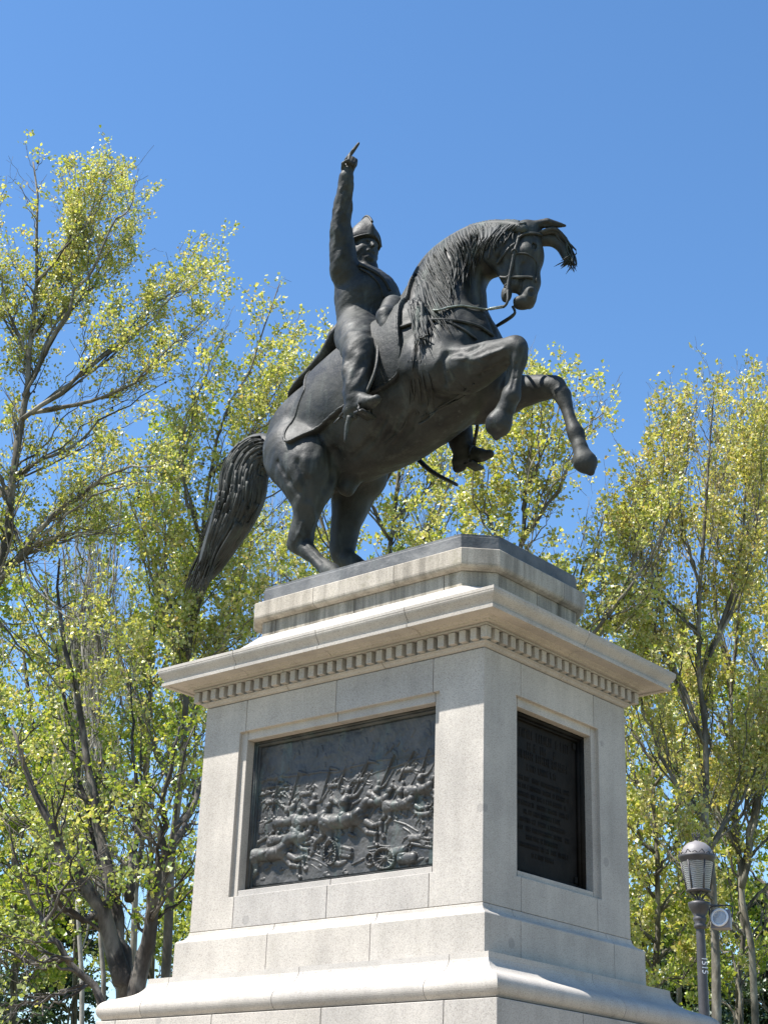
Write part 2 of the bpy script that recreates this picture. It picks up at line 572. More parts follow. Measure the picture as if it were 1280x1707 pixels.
# plinth course with small cavetto
pl = [(0.077, 3.139), (0.077, 3.415), (0.066, 3.428)] + [(0.004 + 0.06 * (1 - math.sin(math.radians(t))), 3.432 + 0.066 * (1 - math.cos(math.radians(t)))) for t in (12, 30, 50, 70, 88)] + [(0.002, 3.4995)]
course('plinth_block', pl, sym([-0.51, 0.506], [-0.606, 0.589]), M['stone'], 0.3, bev=0.003)

# die: four corner piers, lintels, sills
XO, YO, ZO0, ZO1 = 0.968, 0.492, 3.795, 5.003       # openings
XF, YF, ZF0, ZF1, RB = 1.030, 0.553, 3.745, 5.071, 0.034   # outer edge of the rebate round them and its depth
ZT = 5.334
def prism(poly, z0, z1, V, F):
    n = len(poly); b0 = len(V)
    V += [(x, y, z0) for x, y in poly] + [(x, y, z1) for x, y in poly]
    F += [tuple(b0 + i for i in range(n))[::-1], tuple(b0 + n + i for i in range(n))]
    F += [(b0 + i, b0 + (i + 1) % n, b0 + n + (i + 1) % n, b0 + n + i) for i in range(n)]
g2 = 0.0025
def cells(xs, ys, zs, solid):
    """one mesh from the boundary faces of the solid cells of a small grid"""
    V, F, ids = [], [], {}
    def vid(i, j, k):
        if (i, j, k) not in ids: ids[(i, j, k)] = len(V); V.append((xs[i], ys[j], zs[k]))
        return ids[(i, j, k)]
    nx, ny, nz = len(xs) - 1, len(ys) - 1, len(zs) - 1
    def s(i, j, k): return 0 <= i < nx and 0 <= j < ny and 0 <= k < nz and solid(i, j, k)
    for i in range(nx):
        for j in range(ny):
            for k in range(nz):
                if not s(i, j, k): continue
                for d, q in (((-1, 0, 0), ((0, 0, 0), (0, 0, 1), (0, 1, 1), (0, 1, 0))), ((1, 0, 0), ((1, 0, 0), (1, 1, 0), (1, 1, 1), (1, 0, 1))), ((0, -1, 0), ((0, 0, 0), (1, 0, 0), (1, 0, 1), (0, 0, 1))), ((0, 1, 0), ((0, 1, 0), (0, 1, 1), (1, 1, 1), (1, 1, 0))), ((0, 0, -1), ((0, 0, 0), (0, 1, 0), (1, 1, 0), (1, 0, 0))), ((0, 0, 1), ((0, 0, 1), (1, 0, 1), (1, 1, 1), (0, 1, 1)))):
                    if not s(i + d[0], j + d[1], k + d[2]): F.append(tuple(vid(i + a, j + b, k + c) for a, b, c in q))
    me = mesh_py('cells', V, F)
    bm = bmesh.new(); bm.from_mesh(me)
    bmesh.ops.dissolve_limit(bm, angle_limit=0.01, verts=bm.verts, edges=bm.edges)
    bmesh.ops.recalc_face_normals(bm, faces=bm.faces)
    bm.to_mesh(me); bm.free()
    return me
for sx in (-1, 1):
    for sy in (-1, 1):
        me = cells([sx * v for v in (XO + g2, XF, PA - RB, PA)], [sy * v for v in (YO + g2, YF, PB - RB, PB)], [ZD, ZF0, ZF1, ZT - 0.002],
                   lambda i, j, k: not (k == 1 and ((i == 0 and j == 2) or (i == 2 and j == 0))))
        bevel(link('die_pier', me, M['stone'], ped), 0.004, 2, 40)
def rebated(c0, c1, z0, z1, zstep, up, axis, sgn, name):
    """stone between the piers; the rebate lies below zstep (lintel) or above it (sill)"""
    h = PB if axis == 'y' else PA
    d0 = h - 0.30
    # section in (depth, z)
    if up: sec = [(d0, z0), (h - RB, z0), (h - RB, zstep), (h, zstep), (h, z1), (d0, z1)]
    else: sec = [(d0, z0), (h, z0), (h, zstep), (h - RB, zstep), (h - RB, z1), (d0, z1)]
    V = []
    for c in (c0 + g2, c1 - g2):
        for d, z in sec: V.append((c, sgn * d, z) if axis == 'y' else (sgn * d, c, z))
    n = len(sec)
    F = [tuple(range(n)), tuple(range(n, 2 * n))[::-1]] + [(i, (i + 1) % n, n + (i + 1) % n, n + i) for i in range(n)]
    bevel(link(name, mesh_py(name, V, F), M['stone'], ped), 0.004, 2, 40)
for sgn in (-1, 1):
    for c0, c1 in ((-XO, 0.004), (0.004, XO)):
        rebated(c0, c1, ZO1, ZT - 0.002, ZF1, True, 'y', sgn, 'lintel_block')
        rebated(c0, c1, ZD, ZO0, ZF0, False, 'y', sgn, 'sill_block')
    rebated(-YO, YO, ZO1, ZT - 0.002, ZF1, True, 'x', sgn, 'lintel_block')
    rebated(-YO, YO, ZD, ZO0, ZF0, False, 'x', sgn, 'sill_block')

# cornice: bed course with dentils, corona with cyma
bed = [(0.0, 5.337), (0.016, 5.345), (0.030, 5.360), (0.044, 5.366), (0.044, 5.374), (0.026, 5.375), (0.026, 5.468), (0.090, 5.470), (0.090, 5.4855)]
course('bed_block', bed, sym([-0.5, 0.5], [0.02]), M['stone'], 0.3, bev=0.002)
dv, df = box_vf(-0.029, 0.029, -0.028, 0.030, 0, 0.091)
dme = mesh_py('dentil', dv, df)
dme.materials.append(M['stone'])
drng = random.Random(8)
def dentil(x, y, r):
    o = bpy.data.objects.new('dentil', dme)
    COL.objects.link(o); o.parent = ped
    o.location = (x + drng.uniform(-0.0018, 0.0018), y + drng.uniform(-0.0018, 0.0018), 5.376); o.rotation_euler = (0, 0, r + drng.uniform(-0.02, 0.02))
    o.scale = (drng.uniform(0.94, 1.05), drng.uniform(0.96, 1.0), drng.uniform(0.97, 1.0))
    bevel(o, 0.003, 1, 40)
OD = 0.056
for sgn in (-1, 1):
    Lx, Ly = PA + OD, PB + OD
    for i in range(1, 30): dentil(-Lx + 2 * Lx * i / 30, sgn * Ly, 0 if sgn < 0 else math.pi)
    for i in range(1, 20): dentil(sgn * Lx, -Ly + 2 * Ly * i / 20, math.pi / 2 if sgn > 0 else -math.pi / 2)
    for s2 in (-1, 1): dentil(sgn * Lx, s2 * Ly, 0)
corona = [(0.088, 5.4885), (0.120, 5.489), (0.124, 5.501), (0.150, 5.508), (0.158, 5.516), (0.236, 5.516), (0.240, 5.505), (0.279, 5.505), (0.281, 5.531), (0.264, 5.534)]
for t in np.linspace(0, 1, 9)[1:]:
    corona.append((0.264 + 0.046 * (0.5 - 0.5 * math.cos(math.pi * t)) , 5.534 + 0.094 * t))
corona += [(0.312, 5.630), (0.312, 5.654), (0.285, 5.662)]
course('cornice_block', corona, sym([-0.86, 0.041, 0.93], [-0.03]), M['stone'], 0.55, bev=0.003)
# sloping blocking course turning from the square cornice to the eight-sided neck
NA, NB, NC = 1.252, 0.740, 0.190
slope = []
for t in np.linspace(0, 1, 9):
    u = t ** 0.72
    z = 5.664 + 0.286 * (t ** 1.55)
    slope.append((PA + 0.283 + (NA + 0.016 - PA - 0.283) * u, PB + 0.283 + (NB + 0.016 - PB - 0.283) * u, 0.012 + (NC - 0.012) * t ** 1.3, z))
nj = [(0, -0.908), (0, -0.034), (0, 0.889), (1, 0.0), (1, 0.295), (2, 0.7), (2, -0.2), (3, 0.1)]
course('slope_block', slope, nj, M['stone'], 0.3, k=8, bev=0)
course('neck_block', [(NA, NB, NC, 5.952), (NA, NB, NC, 6.080)], nj, M['stone_neck'], 0.3, k=8, bev=0.003)
# slab with rounded lower edge
SA, SB, SC = 1.317, 0.805, 0.211
slab = [(NA + 0.01, NB + 0.01, NC, 6.083)]
for t in np.linspace(0, 90, 5):
    r = math.radians(t)
    slab.append((SA - 0.038 + 0.038 * math.sin(r), SB - 0.038 + 0.038 * math.sin(r), SC, 6.125 - 0.036 * math.cos(r)))
slab += [(SA, SB, SC, 6.242), (SA - 0.008, SB - 0.008, SC, 6.250)]
course('slab_block', slab, [(0, -0.434), (0, 0.430), (1, -0.267), (1, 0.284), (2, 0.43), (2, -0.43), (3, 0.28), (3, -0.27)], M['stone_worn'], 0.4, k=8, bev=0)
V, F = box_vf(-1.03, 1.03, -0.53, 0.53, 5.605, 6.245)
link('core', mesh_py('core', V, F), M['core'], ped)

# ---- bronze battle relief on the long side: a cast height field
rng = np.random.default_rng(5)
NX, NZ = 660, 420
RX = np.linspace(-XO + 0.004, XO - 0.004, NX); RZ = np.linspace(ZO0 + 0.004, ZO1 - 0.004, NZ)
GX, GZ = np.meshgrid(RX, RZ)
YR = -PB + 0.165
def vnoise(scale, seed):
    r = np.random.default_rng(seed)
    nx, nz = int(2 * XO * scale) + 3, int(1.3 * scale) + 3
    T = r.random((nz, nx))
    fx = (GX + XO) * scale; fz = (GZ - ZO0) * scale
    i, j = fx.astype(int), fz.astype(int)
    u, v = fx - i, fz - j
    u = u * u * (3 - 2 * u); v = v * v * (3 - 2 * v)
    return (T[j, i] * (1 - u) + T[j, i + 1] * u) * (1 - v) + (T[j + 1, i] * (1 - u) + T[j + 1, i + 1] * u) * v
Hf = 0.010 * vnoise(4, 1) + 0.007 * vnoise(11, 2) + 0.004 * vnoise(28, 3) + 0.0022 * vnoise(70, 4)
def rp(zx, zy):
    p = at(380 + zx / 3.368, 1160 + zy / 3.368, YR - 0.02)
    return p[0], p[2]
PXM = 0.00155                      # metres to one unit of the drawing
def stroke(pts, amp=0.6, base=0.010):
    """pts rows (x, y, radius) in drawing units: a rounded, raised limb"""
    global Hf
    for (xa, ya, ra), (xb, yb, rb) in zip(pts[:-1], pts[1:]):
        ax, az = rp(xa, ya); bx_, bz = rp(xb, yb)
        ra_, rb_ = ra * PXM, rb * PXM
        mg = max(ra_, rb_) + 0.01
        ix = np.where((RX > min(ax, bx_) - mg) & (RX < max(ax, bx_) + mg))[0]
        iz = np.where((RZ > min(az, bz) - mg) & (RZ < max(az, bz) + mg))[0]
        if not len(ix) or not len(iz): continue
        s = (slice(iz[0], iz[-1] + 1), slice(ix[0], ix[-1] + 1))
        X, Z = GX[s], GZ[s]
        dx, dz = bx_ - ax, bz - az
        t = np.clip(((X - ax) * dx + (Z - az) * dz) / (dx * dx + dz * dz + 1e-9), 0, 1)
        r = ra_ + (rb_ - ra_) * t
        d = np.hypot(X - ax - t * dx, Z - az - t * dz)
        h = np.where(d < r, amp * np.sqrt(np.maximum(r * r - d * d, 0)) + base + 0.35 * Hf[s], 0)
        Hf[s] = np.maximum(Hf[s], np.minimum(h, 0.10))
def horse_relief(bx0, by0, s, head=1, rear=False, rider=True, amp=0.75):
    def q(*p): return [(bx0 + head * x * s, by0 + y * s, r * s) for x, y, r in p]
    stroke(q((-72, 16, 33), (-30, 12, 28), (20, 6, 30), (62, -8, 33)), amp)
    stroke(q((64, -18, 27), (92, -66, 19), (108, -98, 15)), amp)
    stroke(q((106, -104, 17), (136, -84, 13), (164, -58, 8)), amp)
    stroke(q((84, -78, 6), (70, -50, 6), (62, -30, 4)), amp * 1.3, 0.02)
    stroke(q((104, -128, 5), (112, -140, 3)), amp)
    stroke(q((70, 5, 18), (120, 30, 11), (150, 20, 10), (150, 62, 8), (160, 78, 9)), amp)
    stroke(q((60, 16, 17), (95, 58, 10), (130, 62, 9), (124, 100, 7), (134, 112, 9)), amp)
    stroke(q((-80, 28, 26), (-92, 76, 14), (-120, 100, 10), (-140, 150, 7)), amp)
    stroke(q((-66, 34, 23), (-58, 86, 12), (-84, 115, 9), (-90, 165, 7)), amp)
    stroke(q((-105, -5, 12), (-150, 20, 9), (-175, 70, 4)), amp)
    if rider:
        stroke(q((-4, -20, 20), (4, -70, 24), (10, -95, 16)), amp)
        stroke(q((14, -122, 15), (15, -120, 15)), amp)
        stroke(q((-2, -20, 15), (32, 15, 12), (20, 62, 9), (36, 70, 7)), amp)
        stroke(q((8, -88, 11), (48, -95, 9), (72, -128, 7)), amp)
        stroke(q((72, -128, 3.5), (112, -205, 2.5)), amp, 0.012)
for zx0, zy0, zx1, zy1, r in ((170, 480, 420, 440, 7), (420, 440, 620, 425, 6), (620, 425, 770, 380, 6), (770, 380, 920, 352, 5), (920, 400, 1150, 330, 5), (740, 470, 930, 395, 4), (180, 560, 400, 500, 5), (430, 900, 560, 960, 5), (440, 870, 600, 950, 4), (420, 930, 520, 985, 4), (780, 850, 900, 845, 4), (790, 870, 960, 858, 3), (930, 700, 1060, 760, 4), (980, 740, 1050, 800, 4), (690, 945, 800, 900, 4)):
    stroke([(zx0, zy0, r), ((zx0 + zx1) / 2, (zy0 + zy1) / 2 - 8, r), (zx1, zy1, r)], 0.5)
for i in range(90):                                         # bushes and trampled ground
    cx, cy = (rng.uniform(170, 1150), rng.uniform(900, 1040)) if i < 50 else (rng.uniform(180, 360), rng.uniform(440, 560))
    stroke([(cx, cy, rng.uniform(5, 14)), (cx + rng.uniform(-22, 22), cy + rng.uniform(-10, 10), rng.uniform(3, 9))], 0.5)
for i in range(60):                                         # distant troops and smoke, flat
    cx, cy = rng.uniform(200, 1140), rng.uniform(150, 420)
    stroke([(cx, cy, rng.uniform(5, 12)), (cx + rng.uniform(-14, 14), cy + rng.uniform(10, 36), rng.uniform(3, 8))], 0.25)
for i in range(14):
    cx, cy = 172 + i * 12, 690 + rng.uniform(-10, 20)
    stroke([(cx, cy, 8), (cx, cy + 1, 8)], 0.7); stroke([(cx, cy + 18, 10), (cx + 2, cy + 60, 8)], 0.5)
    stroke([(cx + 6, cy + 20, 2), (cx + 10, cy - 75, 1.6)], 0.9)
horse_relief(1075, 520, 0.85)
horse_relief(830, 590, 0.85)
horse_relief(965, 605, 0.95)
horse_relief(330, 700, 0.8)
horse_relief(470, 690, 1.05)
horse_relief(400, 790, 0.8, rider=False)
horse_relief(655, 690, 1.35, amp=0.9)
horse_relief(320, 800, 1.0, rider=False)
horse_relief(235, 880, 1.25, rider=False, amp=0.9)
horse_relief(1060, 790, 0.5, rider=False, amp=0.5)
for sx_, sy_, sc_ in ((440, 545, 0.42), (740, 470, 0.42), (250, 590, 0.42), (1010, 410, 0.42), (600, 500, 0.4), (1110, 660, 0.45)):
    horse_relief(sx_, sy_, sc_, amp=0.6)
stroke([(360, 690, 20), (365, 630, 22), (374, 600, 14)], 0.7); stroke([(376, 590, 14), (377, 589, 14)], 0.8)
stroke([(350, 645, 11), (305, 620, 9), (280, 578, 7)], 0.7); stroke([(372, 620, 10), (345, 575, 8), (326, 548, 6)], 0.7)
stroke([(640, 540, 12), (700, 480, 12), (722, 455, 14)], 0.6); stroke([(720, 470, 10), (766, 382, 3)], 0.8)
stroke([(1030, 790, 8), (1120, 800, 7)], 0.6); stroke([(1030, 830, 8), (1135, 850, 7)], 0.6); stroke([(1060, 800, 12), (1100, 830, 10)], 0.6)
def wheel(cx, cy, rx, ry, n, th):
    for k in range(24):
        a0, a1 = 2 * math.pi * k / 24, 2 * math.pi * (k + 1) / 24
        stroke([(cx + rx * math.cos(a0), cy + ry * math.sin(a0), th), (cx + rx * math.cos(a1), cy + ry * math.sin(a1), th)], 1.5, 0.014)
    for k in range(n):
        a0 = 2 * math.pi * k / n + 0.2
        stroke([(cx, cy, th * 0.6), (cx + rx * math.cos(a0), cy + ry * math.sin(a0), th * 0.5)], 1.6, 0.010)
    stroke([(cx, cy, th * 1.8), (cx + 1, cy, th * 1.8)], 1.2, 0.012)
for xa, ya, xb, yb in ((350, 600, 400, 420), (520, 590, 575, 400), (700, 560, 790, 360), (860, 500, 930, 330), (960, 470, 1040, 310), (1080, 430, 1125, 300), (250, 640, 285, 480), (620, 520, 660, 400)):
    stroke([(xa, ya, 5), (xb, yb, 3)], 1.3, 0.016)                 # lances and sabres
for xa, ya in ((400, 428), (575, 405), (790, 366)):
    stroke([(xa, ya, 9), (xa + 34, ya + 6, 6), (xa + 52, ya + 16, 3)], 0.8, 0.012)
wheel(800, 918, 22, 34, 8, 5)
stroke([(640, 850, 10), (690, 862, 10), (684, 905, 10), (632, 895, 10), (640, 850, 10)], 0.9); stroke([(636, 872, 14), (690, 885, 14)], 0.5)
wheel(578, 880, 32, 68, 10, 6.5)
stroke([(920, 880, 22), (985, 868, 26)], 0.8); stroke([(975, 915, 30), (1035, 910, 30)], 0.7); stroke([(610, 940, 16), (625, 945, 14)], 0.7)
wheel(882, 915, 58, 58, 12, 8)
stroke([(780, 905, 5), (700, 945, 4)], 0.9)
# plain raised border of the casting
edge = np.minimum(np.minimum(GX + XO, XO - GX), np.minimum(GZ - ZO0, (ZO1 - GZ)))
Hf = np.where(edge < 0.030, 0.030 + 0.018 * np.clip(edge / 0.03, 0, 1) , Hf * np.clip((edge - 0.03) / 0.02, 0.0, 1))
V = np.stack([GX, YR - Hf, GZ], -1).reshape(-1, 3)
idx = np.arange(NX * NZ).reshape(NZ, NX)
Q = np.stack([idx[:-1, :-1], idx[:-1, 1:], idx[1:, 1:], idx[1:, :-1]], -1).reshape(-1, 4)
rel = link('battle_relief', mesh_np('battle_relief', V, Q), M['bronze_relief'], ped)
rel['label'] = 'dark bronze relief of a cavalry battle with cannon wheels'
V, F = box_vf(-XO + 0.002, XO - 0.002, YR + 0.002, YR + 0.03, ZO0 + 0.002, ZO1 - 0.002)
link('backing', mesh_py('backing', V, F), M['bronze_plaque'], rel)
bag = Bag()                                                 # moulded frame round the relief
def frame_bars(bag, half, z0, z1, place, wd, th):
    for (c0, za, c1, zb) in ((-half, z0, half, z0 + wd), (-half, z1 - wd, half, z1), (-half, z0 + wd, -half + wd, z1 - wd), (half - wd, z0 + wd, half, z1 - wd)):
        v, f = box_vf(c0, c1, 0, th, za, zb)
        bag.add([place(x, y, z) for x, y, z in v], f)
frame_bars(bag, XO - 0.001, ZO0 + 0.001, ZO1 - 0.001, lambda x, y, z: (x, YR - 0.052 + y, z), 0.016, 0.05)
frame_bars(bag, XO - 0.019, ZO0 + 0.019, ZO1 - 0.019, lambda x, y, z: (x, YR - 0.038 + y, z), 0.010, 0.03)
link('relief_frame', bag.mesh('relief_frame', False), M['bronze_relief'], rel)

# ---- dark inscription plaque on the short side
XP = PA - 0.150
V, F = box_vf(XP - 0.03, XP, -YO + 0.002, YO - 0.002, ZO0 + 0.002, ZO1 - 0.002)
plq = link('inscription_plaque', mesh_py('inscription_plaque', V, F), M['bronze_plaque'], ped)
plq['label'] = 'almost black bronze plaque with worn raised lines of lettering'
bag = Bag()
frame_bars(bag, YO - 0.003, ZO0 + 0.003, ZO1 - 0.003, lambda x, y, z: (XP + 0.055 - y, x, z), 0.022, 0.054)
frame_bars(bag, YO - 0.030, ZO0 + 0.030, ZO1 - 0.030, lambda x, y, z: (XP + 0.030 - y, x, z), 0.014, 0.029)
link('plaque_frame', bag.mesh('plaque_frame', False), M['bronze_plaque'], plq)
for cy in (-YO + 0.075, YO - 0.075):
    for cz in (ZO0 + 0.085, ZO1 - 0.085):
        v, f = box_vf(XP + 0.0005, XP + 0.016, cy - 0.019, cy + 0.019, cz - 0.026, cz + 0.026)
        bevel(link('fixing_plate', mesh_py('fixing_plate', v, f), M['bronze_plaque'], plq), 0.004, 2, 40)
# worn letters, no longer legible: single raised strokes set out in centred lines
r = random.Random(3)
def letter_line(zc, hgt, width):
    bag = Bag(); y = -width / 2
    while y < width / 2 - hgt * 0.5:
        if r.random() < 0.17: y += hgt * 0.5; continue
        wl = hgt * r.choice((0.25, 0.62, 0.62, 0.7))
        st_ = hgt * 0.15
        bars = [(y, y + st_, zc - hgt / 2, zc + hgt / 2)]
        if wl > hgt * 0.3:
            if r.random() < 0.75: bars.append((y + wl - st_, y + wl, zc - hgt / 2, zc + hgt / 2))
            for lv in (0.42, 0.0, -0.42):
                if r.random() < 0.5: bars.append((y + st_, y + wl - st_, zc + lv * hgt - st_ * 0.4, zc + lv * hgt + st_ * 0.4))
        for a0, a1, b0, b1 in bars:
            v, f = box_vf(XP + 0.0005, XP + 0.0032, a0, a1, b0, b1)
            bag.add(v, f)
        y += wl + hgt * 0.22
    o = link('letter_line', bag.mesh('letter_line', False), M['bronze_plaque'], plq)
    o['kind'] = 'stuff'
lines = [(4.875, 0.070, 0.80), (4.785, 0.062, 0.40), (4.710, 0.062, 0.66), (4.620, 0.050, 0.42)] + [(4.53 - 0.062 * i, 0.036, (0.74, 0.70, 0.66, 0.72, 0.5, 0.6, 0.68, 0.44, 0.7, 0.3)[i]) for i in range(10)]
for zc, hg, wd in lines: letter_line(zc, hg, wd)
# ------------------------------------------------------------------ equestrian statue
ZS = 6.392                                     # top of the bronze plinth
st = empty('equestrian_statue', (0, 0, 6.25), 'dark bronze rider pointing skyward on a rearing horse above the granite pedestal', 'statue')
# bronze plinth of the casting
V, F = [], []
oc = ring(1.269, 0.752, 0.211, 8)
prism(oc, 6.2525, ZS - 0.02, V, F)
oc2 = ring(1.262, 0.745, 0.211, 8)
pb = link('bronze_plinth', mesh_py('bronze_plinth', V, F), M['bronze_base'], st)
bevel(pb, 0.006, 2, 30)
V, F = [], []
prism(oc2, ZS - 0.021, ZS, V, F)
link('plinth_rim', mesh_py('plinth_rim', V, F), M['bronze_base'], pb)

def A4(px, py, y, r):
    p = at(px, py, y)
    return (p[0], p[1], p[2], r)

H = Field((-1.80, -0.72, 6.34), (1.85, 0.72, 9.95), 0.0115)
# trunk
H.chain([(-1.42, 0, 8.10, 0.36), (-1.22, 0, 8.15, 0.455), (-0.90, 0, 8.21, 0.56), (-0.45, 0, 8.32, 0.625), (0.0, 0, 8.43, 0.625), (0.26, 0, 8.50, 0.56)], 0.08, 0.80)
H.ell((-0.06, 0, 8.86), (0.34, 0.16, 0.28), k=0.16)                                   # withers
H.ell((-1.30, -0.17, 8.18), (0.33, 0.25, 0.34), k=0.12); H.ell((-1.30, 0.17, 8.18), (0.33, 0.25, 0.34), k=0.12)   # croup halves
H.ell((0.46, -0.20, 8.40), (0.30, 0.26, 0.34), k=0.12); H.ell((0.46, 0.20, 8.40), (0.30, 0.26, 0.34), k=0.12)     # breast
H.ell((0.18, -0.30, 8.55), (0.30, 0.20, 0.46), k=0.12); H.ell((0.18, 0.30, 8.55), (0.30, 0.20, 0.46), k=0.12)     # shoulders
# neck
H.chain([(0.14, 0, 8.70, 0.52), (0.245, 0, 9.05, 0.365), (0.33, 0.02, 9.32, 0.285), (0.48, 0.04, 9.485, 0.235), (0.68, 0.06, 9.545, 0.20), (0.90, 0.08, 9.48, 0.185)], 0.08, 0.66)
# hips and thighs
H.chain([A4(494, 757, -0.26, 0.315), A4(513, 790, -0.33, 0.245), A4(516, 815, -0.35, 0.165)], 0.08)
H.chain([(-1.14, 0.26, 8.02, 0.33), A4(600, 785, 0.33, 0.24), A4(590, 815, 0.34, 0.185)], 0.08)
H.ell(at(508, 765, -0.44), (0.20, 0.10, 0.24), k=0.10)
TRUNK = H.D.copy()
# head in its own frame: D down the face, N out of the forehead, L to the side
HS = 0.98
h0_, h1_ = at(868, 388, 0.08), at(866, 512, 0.02)
HN = np.array([0.76, 0.65, 0.0])
HD = (h1_ - h0_) / np.linalg.norm(h1_ - h0_)
HN -= HD * (HN @ HD); HN /= np.linalg.norm(HN)
HO = h0_ - HN * 0.055 + HD * 0.0
HD = HD - HN * 0.06; HD /= np.linalg.norm(HD); HN -= HD * (HN @ HD); HN /= np.linalg.norm(HN)
HL = np.cross(HD, HN)
HR = np.stack([HD, HN, HL], 1)
def hp(d, n, l=0.0): return HO + HS * (HD * d * 0.91 + HN * n * 1.16 + HL * l)
def hc(a, ra, b, rb, k=0.05): H.cone(hp(*a), ra * HS, hp(*b), rb * HS, k)
def he_(c, r, k, sub=False): H.ell(c, tuple(HS * v for v in r), HR, k, sub)
hc((0.05, 0.09), 0.160, (0.28, 0.125), 0.142); hc((0.28, 0.125), 0.142, (0.58, 0.150), 0.088); hc((0.58, 0.150), 0.088, (0.80, 0.145), 0.078)
he_(hp(0.25, -0.06), (0.205, 0.225, 0.105), 0.05)                                        # jowls
hc((0.32, 0.02), 0.125, (0.64, 0.085), 0.082, 0.04); hc((0.32, -0.09), 0.105, (0.66, 0.020), 0.058, 0.03)                                     # lower jaw
for s in (-1, 1):
    he_(hp(0.235, -0.065, s * 0.080), (0.150, 0.150, 0.050), 0.02)
    hc((0.165, 0.150, s * 0.108), 0.034, (0.225, 0.185, s * 0.112), 0.030, 0.015)        # brow bone
    he_(hp(0.268, 0.148, s * 0.122), (0.046, 0.036, 0.026), 0.012, sub=True)             # eye socket
    he_(hp(0.262, 0.148, s * 0.112), (0.032, 0.026, 0.024), 0.006)                       # eye
    hc((0.305, 0.120, s * 0.118), 0.011, (0.300, 0.180, s * 0.106), 0.009, 0.010)        # lower lid
    hc((0.30, 0.060, s * 0.118), 0.017, (0.54, 0.085, s * 0.084), 0.010, 0.015)          # cheek crest
    hc((0.36, 0.205, s * 0.062), 0.014, (0.66, 0.205, s * 0.046), 0.012, 0.015)          # edge of the nose bone
    he_(hp(0.775, 0.160, s * 0.076), (0.066, 0.050, 0.034), 0.02)                        # nostril rim
    he_(hp(0.790, 0.166, s * 0.112), (0.040, 0.024, 0.036), 0.008, sub=True)
    hc((0.42, 0.02, s * 0.105), 0.010, (0.62, 0.055, s * 0.085), 0.008, 0.02)            # cheek muscle
he_(hp(0.85, 0.105), (0.058, 0.082, 0.078), 0.02)                                        # upper lip
he_(hp(0.765, -0.020), (0.075, 0.046, 0.056), 0.02)                                      # chin
for s in (-1, 1):
    H.cone(hp(0.83, 0.040, s * 0.10), 0.017, hp(0.70, 0.040, s * 0.092), 0.009, 0.008, sub=True)   # open mouth
H.cone(hp(0.86, 0.030, -0.05), 0.016, hp(0.86, 0.030, 0.05), 0.016, 0.010, sub=True)
for s in (-1, 1):                                                                       # ears, pricked forward
    e0 = hp(0.0, 0.12, s * 0.085); e1 = hp(-0.045, 0.24, s * 0.10); e2 = hp(-0.055, 0.385, s * 0.09)
    e0, e1, e2 = e0 + HD * -0.020, e1 + HD * -0.018, e2 + HD * -0.012
    H.cone(e0, 0.048, e1, 0.044, 0.02); H.cone(e1, 0.044, e2, 0.012, 0.012)
    H.cone(hp(-0.02, 0.22, s * 0.142), 0.024, hp(-0.045, 0.31, s * 0.122), 0.012, 0.008, sub=True)
# near foreleg
yn, yf = -0.33, 0.33
H.chain([(0.30, -0.33, 8.30, 0.25), A4(770, 618, -0.35, 0.19), A4(806, 603, yn, 0.140), A4(840, 588, yn, 0.100), A4(862, 580, yn, 0.082)], 0.06)
H.cone(at(862, 577, yn), 0.080, at(865, 594, yn), 0.072, 0.03)
H.ell(at(868, 584, yn) + np.array([0.02, -0.03, 0]), (0.045, 0.05, 0.06), k=0.03)
H.chain([A4(865, 597, yn, 0.068), A4(862, 618, yn, 0.047), A4(857, 644, yn, 0.046), A4(852, 659, yn, 0.062)], 0.022)
H.chain([A4(851, 660, yn, 0.066), A4(846, 674, yn, 0.052), A4(842, 684, yn, 0.066)], 0.03)
H.cone(at(841, 685, yn), 0.074, at(831, 706, yn), 0.112, 0.012)
H.cone(at(831, 706, yn), 0.106, at(827, 727, yn), 0.030, 0.02)
H.cone(at(858, 612, yn) + np.array([-0.05, 0, 0]), 0.028, at(848, 655, yn) + np.array([-0.03, 0, 0]), 0.030, 0.03)   # tendon
# far foreleg
H.chain([(0.32, 0.33, 8.28, 0.24), A4(815, 668, yf, 0.17), A4(860, 655, yf, 0.13), A4(900, 647, yf, 0.095), A4(924, 646, yf, 0.080)], 0.06)
H.cone(at(925, 646, yf), 0.090, at(936, 658, yf), 0.080, 0.04)
H.chain([A4(936, 658, yf, 0.070), A4(944, 682, yf, 0.049), A4(952, 704, yf, 0.048), A4(959, 721, yf, 0.066)], 0.022)
H.chain([A4(959, 722, yf, 0.070), A4(964, 738, yf, 0.054), A4(967, 747, yf, 0.066)], 0.03)
H.cone(at(967, 749, yf), 0.072, at(975, 770, yf), 0.094, 0.012); H.cone(at(975, 770, yf), 0.086, at(984, 787, yf), 0.030, 0.03)
# near hind leg
yn, yf = -0.30, 0.30
H.chain([A4(516, 815, -0.35, 0.165), A4(515, 838, -0.345, 0.112), A4(510, 862, -0.33, 0.084), A4(504, 886, -0.31, 0.080), A4(501, 904, yn, 0.092)], 0.06)
H.cone(at(497, 904, yn), 0.072, at(491, 909, yn), 0.062, 0.035)                              # point of hock
H.cone(at(508, 845, -0.34) + np.array([-0.03, 0, 0]), 0.042, at(490, 904, yn), 0.036, 0.045)  # hamstring
P0 = np.array(at(503, 910, yn)); P1 = np.array([-0.70, yn, 6.60]); P2 = np.array([-0.56, yn, 6.49])
H.chain([(*P0, 0.086), (*(P0 * 0.65 + P1 * 0.35), 0.060), (*(P0 * 0.3 + P1 * 0.7), 0.058), (*P1, 0.076)], 0.035)
H.cone(P1, 0.078, P2, 0.062, 0.03); H.cone(P2, 0.085, P2 + np.array([0.10, 0, -0.05]), 0.115, 0.03); 
